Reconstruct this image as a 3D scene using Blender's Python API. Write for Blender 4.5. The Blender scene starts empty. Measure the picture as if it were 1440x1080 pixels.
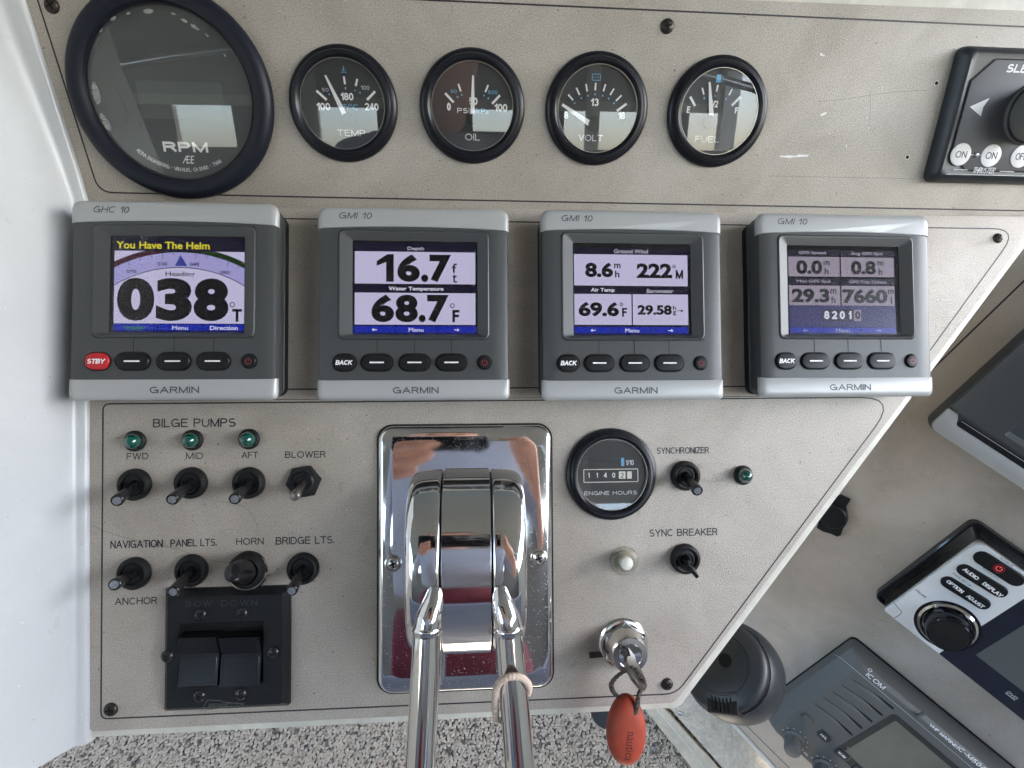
import bpy, math, random
from mathutils import Vector, Matrix
random.seed(7)
R = math.radians
S = 0.001                       # everything is modelled in millimetres
scene = bpy.context.scene
C = scene.collection

# ------------------------------------------------------------------ camera, sky, sun, exposure
FPX = 776.0                     # focal length in pixels of a 1440 px wide picture
CAMH = 1.45
PITCH = 20.0                    # camera looks this far below the horizon
WORLD = Matrix.Translation((0, 0, CAMH)) @ Matrix.Rotation(R(90 - PITCH), 4, 'X')
cam_d = bpy.data.cameras.new('camera')
cam_d.sensor_width = 36.0
cam_d.lens = 36.0 * FPX / 1440.0
cam_d.clip_start = 0.003
cam_d.clip_end = 500
cam = bpy.data.objects.new('camera', cam_d)
C.objects.link(cam)
cam.matrix_world = WORLD
scene.camera = cam

SUN_EL, SUN_AZ = 50.0, 100.0    # azimuth measured from +Y (forward) clockwise
w = bpy.data.worlds.new('World')
scene.world = w
w.use_nodes = True
nt = w.node_tree
sky = nt.nodes.new('ShaderNodeTexSky')
sky.sky_type = 'NISHITA'
sky.sun_disc = False
sky.sun_elevation = R(SUN_EL)
sky.sun_rotation = R(SUN_AZ)
sky.dust_density = 3.0
sky.air_density = 1.0
sky.ozone_density = 0.9
bg = nt.nodes['Background']
bg.inputs['Strength'].default_value = 0.15
nt.links.new(sky.outputs['Color'], bg.inputs['Color'])
sd = bpy.data.lights.new('sun', 'SUN')
sd.energy = 3.6
sd.angle = R(1.0)
sd.color = (1.0, 0.95, 0.88)
so = bpy.data.objects.new('sun', sd)
C.objects.link(so)
az = R(SUN_AZ)
sdir = Vector((math.sin(az) * math.cos(R(SUN_EL)), math.cos(az) * math.cos(R(SUN_EL)), math.sin(R(SUN_EL))))
so.rotation_euler = sdir.to_track_quat('Z', 'Y').to_euler()
so.location = (0, 0, 5)
EXPO = 3.65
scene.view_settings.view_transform = 'Standard'
scene.view_settings.look = 'None'
scene.view_settings.exposure = EXPO
scene.view_settings.gamma = 1
EK = 2.0 ** (-EXPO)             # screens keep their brightness in the exposed picture
scene.cycles.max_bounces = 10
scene.cycles.transparent_max_bounces = 16
scene.cycles.glossy_bounces = 6
scene.cycles.caustics_reflective = False
scene.cycles.sample_clamp_indirect = 6

# ------------------------------------------------------------------ planes of the place, in camera space (mm)
def ray(px, py):
    return Vector(((px - 720) / FPX, -(py - 540) / FPX, -1.0))

class Frame:
    def __init__(s, n, D=None, X=(1, 0, 0), thru=None):
        s.Z = Vector(n).normalized()
        s.D = D if D is not None else -(s.Z.dot(thru))
        s.X = (Vector(X) - s.Z * Vector(X).dot(s.Z)).normalized()
        s.Y = s.Z.cross(s.X)
        s.O = -s.Z * s.D
    def hit(s, px, py, h=0.0):
        r = ray(px, py)
        return r * ((s.D - h) / -(r.dot(s.Z)))
    def loc(s, px, py, h=0.0):
        P = s.hit(px, py, h) - s.O
        return Vector((P.dot(s.X), P.dot(s.Y)))
    def mat(s, x=0, y=0, z=0):
        P = s.O + s.X * x + s.Y * y + s.Z * z
        M = Matrix((s.X, s.Y, s.Z)).transposed().to_4x4()
        M.translation = P * S
        return WORLD @ M
    def mm(s, px, py, h=0.0):
        return -s.hit(px, py, h).z / FPX

HL = Frame((.07, .030, 1), D=345, X=(1, .006, 0))                    # lower helm panel
_h = HL.hit(430, 288)
TH = R(22.0)
HU = Frame((Matrix.Rotation(TH, 3, HL.X) @ HL.Z), X=HL.X, thru=_h)    # upper panel, leaning back to the driver
_t = 0.0
_nS = Vector((-.538, -.226, .812)).normalized()
_e1 = Vector((0, 1, 0)).cross(_nS).normalized()
_e2 = _nS.cross(_e1)
_a = -0.6768
HS = Frame(_nS, D=575, X=_e1 * math.cos(_a) + _e2 * math.sin(_a))     # wing panel to the right

# ------------------------------------------------------------------ mesh helpers
def rr(w, h, r, seg=5, cx=0, cy=0):
    r = max(0.01, min(r, w / 2 - .001, h / 2 - .001))
    out = []
    for (sx, sy, a0) in ((1, 1, 0), (-1, 1, 90), (-1, -1, 180), (1, -1, 270)):
        for i in range(seg + 1):
            a = R(a0 + 90.0 * i / seg)
            out.append((cx + sx * (w / 2 - r) + r * math.cos(a), cy + sy * (h / 2 - r) + r * math.sin(a)))
    return out

def circ(r, n=32, cx=0, cy=0, a0=0):
    return [(cx + r * math.cos(a0 + 2 * math.pi * i / n), cy + r * math.sin(a0 + 2 * math.pi * i / n)) for i in range(n)]

def roundpoly(pts, r, seg=4):
    out = []
    n = len(pts)
    rs = r if isinstance(r, (list, tuple)) else [r] * n
    for i in range(n):
        p, a, b = Vector(pts[i]), Vector(pts[i - 1]), Vector(pts[(i + 1) % n])
        u, v = (a - p).normalized(), (b - p).normalized()
        ri = rs[i]
        if ri <= 0:
            out.append(tuple(p)); continue
        ang = u.angle(v)
        d = min(ri / math.tan(ang / 2), (a - p).length * .49, (b - p).length * .49)
        s0, s1 = p + u * d, p + v * d
        for k in range(seg + 1):
            t = k / seg
            q = s0 * (1 - t) ** 2 + p * (2 * t * (1 - t)) + s1 * t * t
            out.append(tuple(q))
    return out

def inset(pts, d):
    n = len(pts); out = []
    area = sum(pts[i][0] * pts[(i + 1) % n][1] - pts[(i + 1) % n][0] * pts[i][1] for i in range(n))
    sg = 1 if area > 0 else -1
    for i in range(n):
        a, p, b = Vector(pts[i - 1]), Vector(pts[i]), Vector(pts[(i + 1) % n])
        e1, e2 = (p - a), (b - p)
        if e1.length < 1e-6: e1 = e2
        if e2.length < 1e-6: e2 = e1
        n1 = Vector((-e1.y, e1.x)).normalized() * sg
        n2 = Vector((-e2.y, e2.x)).normalized() * sg
        m = (n1 + n2)
        m = m / max(.35, m.dot(n1)) if m.length > 1e-6 else n1
        q = p + m * d
        out.append((q.x, q.y))
    return out

class MB:
    def __init__(s): s.v = []; s.f = []
    def add(s, vs, fs, M=None):
        o = len(s.v)
        for v in vs:
            v = Vector(v)
            s.v.append(tuple(M @ v) if M is not None else tuple(v))
        s.f += [tuple(o + i for i in f) for f in fs]
        return s
    def loft(s, rings, cap0=True, cap1=True, M=None):
        n = len(rings[0]); vs = [p for r in rings for p in r]; fs = []
        for k in range(len(rings) - 1):
            for i in range(n):
                j = (i + 1) % n
                fs.append((k * n + i, k * n + j, (k + 1) * n + j, (k + 1) * n + i))
        if cap0: fs.append(tuple(range(n - 1, -1, -1)))
        if cap1: fs.append(tuple((len(rings) - 1) * n + i for i in range(n)))
        return s.add(vs, fs, M)
    def stack(s, levels, cap0=True, cap1=True, M=None):     # levels: (outline2d, z)
        return s.loft([[(p[0], p[1], z) for p in o] for o, z in levels], cap0, cap1, M)
    def prism(s, o, z0, z1, ch=0.0, M=None, cap0=True):
        if ch > 0:
            return s.stack([(o, z0), (o, z1 - ch), (inset(o, ch * .3), z1 - ch * .3), (inset(o, ch), z1)], cap0, True, M)
        return s.stack([(o, z0), (o, z1)], cap0, True, M)
    def box(s, x0, y0, z0, x1, y1, z1, ch=0.0, M=None):
        return s.prism([(x0, y0), (x1, y0), (x1, y1), (x0, y1)], z0, z1, ch, M)
    def lathe(s, prof, n=40, M=None, cap0=False, cap1=False):
        return s.loft([[(r * math.cos(2 * math.pi * i / n), r * math.sin(2 * math.pi * i / n), z) for i in range(n)] for r, z in prof], cap0, cap1, M)
    def tube(s, pts, rad, n=12, closed=False, M=None):
        pts = [Vector(p) for p in pts]; m = len(pts)
        rads = rad if isinstance(rad, (list, tuple)) else [rad] * m
        rings = []; up = None
        for i in range(m):
            a = pts[i - 1] if (i > 0 or closed) else pts[i]
            b = pts[(i + 1) % m] if (i < m - 1 or closed) else pts[i]
            t = (b - a).normalized()
            if up is None:
                up = Vector((0, 0, 1)) if abs(t.z) < .9 else Vector((1, 0, 0))
            up = (up - t * up.dot(t)).normalized()
            sd_ = t.cross(up)
            rings.append([tuple(pts[i] + (up * math.cos(2 * math.pi * k / n) + sd_ * math.sin(2 * math.pi * k / n)) * rads[i]) for k in range(n)])
        if closed:
            rings.append(rings[0])
            return s.loft(rings, False, False, M)
        return s.loft(rings, True, True, M)
    def line(s, a, b, wd, z0, z1):                            # flat bar between two 2d points
        a, b = Vector(a), Vector(b); d = (b - a).normalized(); nn = Vector((-d.y, d.x)) * wd / 2
        return s.prism([tuple(a - nn), tuple(b - nn), tuple(b + nn), tuple(a + nn)], z0, z1)
    def strip(s, pts, wd, z, closed=False):                   # flat ribbon along a 2d path
        n = len(pts); L = []; Rr = []
        for i in range(n):
            a = Vector(pts[i - 1]) if (i > 0 or closed) else Vector(pts[i])
            b = Vector(pts[(i + 1) % n]) if (i < n - 1 or closed) else Vector(pts[i])
            d = (b - a).normalized(); nn = Vector((-d.y, d.x)) * wd / 2; p = Vector(pts[i])
            L.append(p + nn); Rr.append(p - nn)
        vs = [(p.x, p.y, z) for p in L] + [(p.x, p.y, z) for p in Rr]; fs = []
        for i in range(n if closed else n - 1):
            j = (i + 1) % n
            fs.append((i, n + i, n + j, j))
        return s.add(vs, fs)
    def build(s, name, mat, parent=None, angle=35, smooth=True):
        me = bpy.data.meshes.new(name)
        me.from_pydata([(x * S, y * S, z * S) for x, y, z in s.v], [], s.f)
        if smooth:
            me.shade_smooth(); me.set_sharp_from_angle(angle=R(angle))
        me.materials.append(mat); me.validate(); me.update()
        o = bpy.data.objects.new(name, me); C.objects.link(o)
        if parent is not None: o.parent = parent
        return o

def MX(loc=(0, 0, 0), z=None, x=None):        # matrix with z along a direction
    if z is None: return Matrix.Translation(loc)
    q = Vector(z).normalized().to_track_quat('Z', 'Y')
    return Matrix.Translation(loc) @ q.to_matrix().to_4x4()
def rotz(a, loc=(0, 0, 0)): return Matrix.Translation(loc) @ Matrix.Rotation(a, 4, 'Z')

# ------------------------------------------------------------------ materials
def new_mat(name):
    m = bpy.data.materials.new(name); m.use_nodes = True
    return m, m.node_tree.nodes, m.node_tree.links, m.node_tree.nodes['Principled BSDF']

def plain(name, col, rough=.5, metal=0.0, spec=.5, bump=0.0, bscale=400, var=0.0, vscale=60, coat=0.0, rvar=0.0, dust=0.0, emit=None, es=0.0):
    m, N, L, b = new_mat(name)
    b.inputs['Base Color'].default_value = (*col, 1); b.inputs['Roughness'].default_value = rough
    b.inputs['Metallic'].default_value = metal; b.inputs['Specular IOR Level'].default_value = spec
    b.inputs['Coat Weight'].default_value = coat; b.inputs['Coat Roughness'].default_value = .08
    tc = N.new('ShaderNodeTexCoord')
    def noise(sc, det=3, ro=.6):
        n = N.new('ShaderNodeTexNoise'); n.inputs['Scale'].default_value = sc; n.inputs['Detail'].default_value = det; n.inputs['Roughness'].default_value = ro
        L.new(tc.outputs['Object'], n.inputs['Vector']); return n
    cur = None
    if var > 0:
        n = noise(vscale, 5); mx = N.new('ShaderNodeMix'); mx.data_type = 'RGBA'
        rp = N.new('ShaderNodeValToRGB'); rp.color_ramp.elements[0].position = .35; rp.color_ramp.elements[1].position = .65
        L.new(n.outputs['Fac'], rp.inputs['Fac']); L.new(rp.outputs['Color'], mx.inputs['Factor'])
        mx.inputs[6].default_value = (*[c * (1 - var) for c in col], 1); mx.inputs[7].default_value = (*[min(1, c * (1 + var)) for c in col], 1)
        L.new(mx.outputs[2], b.inputs['Base Color']); cur = mx
    if dust > 0:
        n = noise(1500 if dust < .4 else 1100, 2 if dust < .4 else 4); rp = N.new('ShaderNodeValToRGB'); rp.color_ramp.elements[0].position = .66 if dust < .4 else .60; rp.color_ramp.elements[1].position = .74 if dust < .4 else .72
        L.new(n.outputs['Fac'], rp.inputs['Fac'])
        mul = N.new('ShaderNodeMath'); mul.operation = 'MULTIPLY'; mul.inputs[1].default_value = dust; L.new(rp.outputs['Color'], mul.inputs[0])
        mx = N.new('ShaderNodeMix'); mx.data_type = 'RGBA'; L.new(mul.outputs[0], mx.inputs['Factor'])
        if cur: L.new(cur.outputs[2], mx.inputs[6])
        else: mx.inputs[6].default_value = (*col, 1)
        mx.inputs[7].default_value = (.6, .58, .54, 1); L.new(mx.outputs[2], b.inputs['Base Color'])
        ra = N.new('ShaderNodeMath'); ra.operation = 'MULTIPLY_ADD'; ra.inputs[1].default_value = .6; ra.inputs[2].default_value = rough
        L.new(mul.outputs[0], ra.inputs[0]); L.new(ra.outputs[0], b.inputs['Roughness'])
        if metal > .5:
            me_ = N.new('ShaderNodeMath'); me_.operation = 'SUBTRACT'; me_.inputs[0].default_value = metal; L.new(mul.outputs[0], me_.inputs[1]); L.new(me_.outputs[0], b.inputs['Metallic'])
    elif rvar > 0:
        n = noise(45, 5); ra = N.new('ShaderNodeMath'); ra.operation = 'MULTIPLY_ADD'; ra.inputs[1].default_value = rvar; ra.inputs[2].default_value = rough - rvar * .5
        L.new(n.outputs['Fac'], ra.inputs[0]); L.new(ra.outputs[0], b.inputs['Roughness'])
    if bump > 0:
        n = noise(bscale, 3); bp = N.new('ShaderNodeBump'); bp.inputs['Strength'].default_value = bump; bp.inputs['Distance'].default_value = .0003
        L.new(n.outputs['Fac'], bp.inputs['Height']); L.new(bp.outputs['Normal'], b.inputs['Normal'])
    if emit:
        b.inputs['Emission Color'].default_value = (*emit, 1); b.inputs['Emission Strength'].default_value = es
    return m

def srgb(r, g, b):
    f = lambda c: (c / 255 / 12.92) if c / 255 <= .04045 else ((c / 255 + .055) / 1.055) ** 2.4
    return (f(r), f(g), f(b))

def panel_mat(name, col, speck=.21, grime_k=.85, bump_k=.75, gloss=.26, spot_t=.755, rspan=.35):
    m, N, L, b = new_mat(name)
    tc = N.new('ShaderNodeTexCoord')
    def noise(sc, det=2, ro=.5, dist=0):
        n = N.new('ShaderNodeTexNoise'); n.inputs['Scale'].default_value = sc; n.inputs['Detail'].default_value = det; n.inputs['Roughness'].default_value = ro; n.inputs['Distortion'].default_value = dist
        L.new(tc.outputs['Object'], n.inputs['Vector']); return n
    def ramp(n, a, bb, c0=(0, 0, 0, 1), c1=(1, 1, 1, 1)):
        r = N.new('ShaderNodeValToRGB'); r.color_ramp.elements[0].position = a; r.color_ramp.elements[1].position = bb
        r.color_ramp.elements[0].color = c0; r.color_ramp.elements[1].color = c1
        L.new(n.outputs['Fac'], r.inputs['Fac']); return r
    def mix(fac, a, c, typ='MIX', f=None):
        x = N.new('ShaderNodeMix'); x.data_type = 'RGBA'; x.blend_type = typ
        if fac is not None: L.new(fac, x.inputs['Factor'])
        else: x.inputs['Factor'].default_value = f
        if isinstance(a, tuple): x.inputs[6].default_value = a
        else: L.new(a, x.inputs[6])
        if isinstance(c, tuple): x.inputs[7].default_value = c
        else: L.new(c, x.inputs[7])
        return x.outputs[2]
    fine = ramp(noise(1300, 2, .6), .34, .66)
    c = mix(fine.outputs['Color'], tuple(k * (1 - speck) for k in col) + (1,), tuple(min(1, k * (1 + speck)) for k in col) + (1,))
    big = ramp(noise(14, 5, .65, .6), .38, .62, (1 - .15 * grime_k, 1 - .165 * grime_k, 1 - .2 * grime_k, 1), (1.06, 1.06, 1.06, 1))
    c = mix(None, c, big.outputs['Color'], 'MULTIPLY', 1.0)
    grime = ramp(noise(110, 8, .75, 1.2), .60, .74)
    c = mix(grime.outputs['Color'], c, mix(None, c, (.62, .58, .52, 1), 'MULTIPLY', grime_k))
    spots = ramp(noise(420, 1, .5), spot_t, spot_t + .03)
    c = mix(spots.outputs['Color'], c, (col[0] * .3, col[1] * .27, col[2] * .22, 1))
    wspots = ramp(noise(640, 1, .4, 0), .785, .81)
    c = mix(wspots.outputs['Color'], c, (.75, .73, .7, 1))
    L.new(c, b.inputs['Base Color'])
    rn = noise(30, 5, .6)
    ra = N.new('ShaderNodeMath'); ra.operation = 'MULTIPLY_ADD'; ra.inputs[1].default_value = rspan; ra.inputs[2].default_value = gloss
    L.new(rn.outputs['Fac'], ra.inputs[0]); L.new(ra.outputs[0], b.inputs['Roughness'])
    bn = noise(1500, 2, .5); bp = N.new('ShaderNodeBump'); bp.inputs['Strength'].default_value = bump_k; bp.inputs['Distance'].default_value = .00035
    L.new(bn.outputs['Fac'], bp.inputs['Height']); L.new(bp.outputs['Normal'], b.inputs['Normal'])
    return m

def glass_mat(name, base=.05, ior=1.5, dust=.03, rough=.0, tint=(1, 1, 1), gain=1.0, haze=(.5, .5, .48)):
    m = bpy.data.materials.new(name); m.use_nodes = True; N, L = m.node_tree.nodes, m.node_tree.links
    for n in list(N):
        if n.type != 'OUTPUT_MATERIAL': N.remove(n)
    out = [n for n in N if n.type == 'OUTPUT_MATERIAL'][0]
    tr = N.new('ShaderNodeBsdfTransparent'); tr.inputs[0].default_value = (*tint, 1)
    gl = N.new('ShaderNodeBsdfGlossy'); gl.inputs['Roughness'].default_value = rough; gl.inputs[0].default_value = (gain, gain, gain, 1)
    fr = N.new('ShaderNodeFresnel')
    ge = N.new('ShaderNodeNewGeometry'); mi = N.new('ShaderNodeMix'); mi.data_type = 'FLOAT'      # same reflectance on leaving the thin pane
    mi.inputs[2].default_value = ior; mi.inputs[3].default_value = 1 / ior
    L.new(ge.outputs['Backfacing'], mi.inputs[0]); L.new(mi.outputs[0], fr.inputs['IOR'])
    m1 = N.new('ShaderNodeMixShader'); L.new(fr.outputs[0], m1.inputs[0]); L.new(tr.outputs[0], m1.inputs[1]); L.new(gl.outputs[0], m1.inputs[2])
    di = N.new('ShaderNodeBsdfDiffuse'); di.inputs[0].default_value = (*haze, 1)
    tc = N.new('ShaderNodeTexCoord'); no = N.new('ShaderNodeTexNoise'); no.inputs['Scale'].default_value = 160; no.inputs['Detail'].default_value = 8; no.inputs['Roughness'].default_value = .8
    L.new(tc.outputs['Object'], no.inputs['Vector'])
    mu = N.new('ShaderNodeMath'); mu.operation = 'MULTIPLY'; mu.inputs[1].default_value = dust * 2; L.new(no.outputs['Fac'], mu.inputs[0])
    m2 = N.new('ShaderNodeMixShader'); L.new(mu.outputs[0], m2.inputs[0]); L.new(m1.outputs[0], m2.inputs[1]); L.new(di.outputs[0], m2.inputs[2])
    L.new(m2.outputs[0], out.inputs[0])
    return m

def glow(name, col, k=1.0, rough=.25):
    return plain(name, tuple(c * .02 for c in col), rough, emit=col, es=k * EK)

M = dict(
    panel=panel_mat('beige_panel', (.445, .40, .348)),
    panelU=panel_mat('beige_panel_upper', (.445, .405, .355)),
    wing=panel_mat('wing_panel', (.47, .405, .335), .12),
    white=panel_mat('white_gelcoat', (.515, .535, .55), .02, .03, .06, .26, .80, .04),
    cream=plain('cream_edge', (.64, .62, .54), .35, var=.08, vscale=90),
    creamb=plain('cream_moulding', (.62, .57, .44), .4, var=.12, vscale=60),
    ink=plain('black_ink', (.018, .018, .026), .5),
    inkline=plain('worn_line_ink', (.016, .015, .018), .5, var=.3, vscale=300),
    bezel=plain('black_bezel', (.009, .010, .015), .3, spec=.35, bump=.06, bscale=900, dust=.12),
    rpm_bezel=plain('navy_bezel', (.009, .011, .020), .45, spec=.3, dust=.06),
    dial=plain('dial_face', (.010, .011, .013), .5),
    rpmdial=plain('tachometer_face', (.035, .04, .04), .45),
    lcd=plain('lcd_off', (.06, .068, .06), .4),
    wprint=plain('white_print', (.86, .86, .86), .5),
    gprint=plain('grey_print', (.60, .61, .62), .5),
    bprint=plain('blue_print', (.14, .42, .66), .5),
    glass=glass_mat('gauge_glass', dust=.012, gain=.8),
    rpmglass=glass_mat('tachometer_glass', dust=.035, gain=.8),
    scrglass=glass_mat('screen_glass', dust=.004, rough=.0, gain=.22),
    rubber=plain('black_rubber', (.009, .009, .009), .55, spec=.3, bump=.2, bscale=700, dust=.25),
    bat=plain('toggle_black', (.01, .01, .012), .22),
    tip=plain('clear_tip', (.22, .23, .25), .2, metal=.3, dust=.5),
    pewter=plain('dull_metal', (.45, .42, .38), .3, metal=1, dust=.2),
    chrome=plain('chrome', (.78, .78, .80), .05, metal=1, dust=.5, bump=.35, bscale=22),
    chrome2=plain('smooth_chrome', (.80, .80, .81), .06, metal=1, dust=.25, bump=.18, bscale=26),
    steel=plain('worn_steel', (.62, .60, .56), .22, metal=1, rvar=.25),
    darkmetal=plain('dark_screw', (.05, .043, .038), .42, metal=.7, bump=.2, bscale=500),
    blk=plain('black_plastic', (.010, .011, .012), .42, spec=.28, bump=.15, bscale=1200, dust=.12),
    rocker=plain('rocker_plastic', (.009, .010, .012), .22, spec=.3, dust=.04),
    scrblk=plain('black_screw', (.035, .035, .037), .22, metal=.4),
    fuzz=plain('black_fuzz', (.006, .006, .006), .95),
    hole=plain('black_hole', (.002, .002, .002), .9),
    char=plain('charcoal_housing', (.068, .072, .074), .42, metal=.2, bump=.12, bscale=2200, dust=.06),
    charside=plain('charcoal_side', (.06, .07, .08), .42, metal=.2),
    silver=plain('silver_trim', (.43, .44, .44), .42, metal=.25, bump=.04, bscale=1500, dust=.05),
    btn=plain('rubber_button', (.008, .009, .010), .4, spec=.3, dust=.05),
    red_btn=plain('red_button', (.50, .015, .02), .35, dust=.06),
    pwr=plain('power_mark', (.30, .03, .04), .4),
    trimtxt=plain('etched_grey', (.07, .075, .08), .5),
    green=plain('green_lens', (.0, .07, .05), .08, coat=1, spec=.8),
    clear=glass_mat('clear_boot', dust=.16, rough=.15, gain=.6, tint=(.93, .91, .84)),
    bootg=plain('boot_base', (.30, .28, .22), .5),
    bootw=plain('white_cap', (.75, .73, .64), .5),
    red=plain('red_float', (.33, .045, .018), .6, var=.18, vscale=90, bump=.1, bscale=300),
    cord=plain('knotted_cord', (.09, .07, .055), .8, var=.6, vscale=900, bump=.8, bscale=900),
    rope=plain('beige_cord', (.60, .47, .38), .85, var=.22, vscale=1200, bump=.9, bscale=1100),
    key=plain('key_metal', (.10, .085, .07), .42, metal=.6, dust=.2),
    vhf=plain('radio_grey', (.105, .107, .098), .5, bump=.15, bscale=1300, dust=.04),
    vhfd=plain('radio_dark', (.018, .022, .022), .45),
    vlcd=plain('radio_lcd', (.15, .15, .12), .35, var=.1, vscale=50),
    stface=plain('stereo_silver', (.74, .75, .75), .38, metal=0.0, dust=.08),
    stdisp=plain('stereo_display', (.015, .018, .03), .08),
    gloss=plain('gloss_black', (.006, .006, .008), .08, dust=.06),
    micb=plain('mic_rubber', (.022, .027, .032), .42, bump=.1, bscale=500, dust=.03),
    roof=plain('hardtop', (.30, .29, .27), .6),
    valance=plain('cream_valance', (.62, .58, .47), .6),
    bulkhead=plain('dark_bulkhead', (.07, .06, .05), .5),
    deck=plain('deck_floor', (.42, .40, .35), .7, var=.1, vscale=5),
    shirt=plain('grey_shirt', (.30, .30, .35), .9, var=.12, vscale=12),
    shorts=plain('red_shorts', (.11, .008, .015), .9, var=.1, vscale=20),
    skin=plain('skin', (.52, .27, .19), .55, var=.12, vscale=50),
    hair=plain('hair', (.05, .035, .025), .8),
    grey_block=plain('blue_grey_block', (.14, .15, .19), .6, var=.1, vscale=10),
)
SC = dict(
    bg=glow('screen_white', srgb(188, 184, 215), .95), bg3=glow('screen_white_dim', srgb(152, 143, 160), .85),
    navy=glow('screen_navy', srgb(16, 10, 42), .7), blue=glow('screen_blue', srgb(18, 38, 165), .9), blue2=glow('screen_blue_dark', srgb(12, 18, 90), .9),
    blk=glow('screen_black', srgb(10, 6, 14), .8), yel=glow('screen_yellow', srgb(215, 205, 50), .95), gr=glow('screen_grey', srgb(170, 168, 185), 1.0),
    wh=glow('screen_text', srgb(215, 215, 230), .95), grn=glow('screen_green', srgb(22, 50, 20), .8), redd=glow('screen_red', srgb(60, 18, 40), .8),
    lgrn=glow('screen_green_text', srgb(60, 130, 40), .9), tri=glow('screen_marker', srgb(50, 60, 140), .9), shade=glow('screen_scale', srgb(158, 154, 208), .9),
    indigo=glow('screen_indigo', srgb(52, 48, 96), .9), dim=glow('screen_text_dim', srgb(160, 152, 168), 1.0),
    tan=glow('chart_tan', srgb(205, 165, 95), .95), ledred=glow('led_red', srgb(235, 90, 90), 1.1), lav=glow('odometer_dark', srgb(25, 22, 40), .9),
)

# ------------------------------------------------------------------ lettering
_tc = {}
def text_mesh(s, bold=0.0, shear=0.0, spacing=1.0):
    k = (s, bold, shear, spacing)
    if k in _tc: return _tc[k]
    if s == '1':                      # plain figure one without a foot
        vs = [(.2, 0, 0), (.36, 0, 0), (.36, .7, 0), (.23, .7, 0), (0, .52, 0), (0, .40, 0), (.2, .50, 0)]
        _tc[k] = (vs, [(0, 1, 2, 3, 6), (3, 4, 5, 6)], 0, .36, 0, .7); return _tc[k]
    cu = bpy.data.curves.new('lettering', 'FONT'); cu.body = s
    cu.size = 1; cu.offset = bold; cu.shear = shear; cu.space_character = spacing; cu.resolution_u = 5
    ob = bpy.data.objects.new('tmp', cu); C.objects.link(ob)
    dg = bpy.context.evaluated_depsgraph_get(); dg.update()
    me = bpy.data.meshes.new_from_object(ob.evaluated_get(dg))
    vs = [tuple(v.co) for v in me.vertices]; fs = [tuple(p.vertices) for p in me.polygons]
    C.objects.unlink(ob); bpy.data.objects.remove(ob); bpy.data.curves.remove(cu); bpy.data.meshes.remove(me)
    xs = [v[0] for v in vs]; ys = [v[1] for v in vs]
    r = (vs, fs, min(xs), max(xs), min(ys), max(ys)); _tc[k] = r
    return r
def _arc(cx, cy, rx, ry, a0, a1, n=10): return [(cx + rx * math.cos(R(a0 + (a1 - a0) * i / n)), cy + ry * math.sin(R(a0 + (a1 - a0) * i / n))) for i in range(n + 1)]
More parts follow.
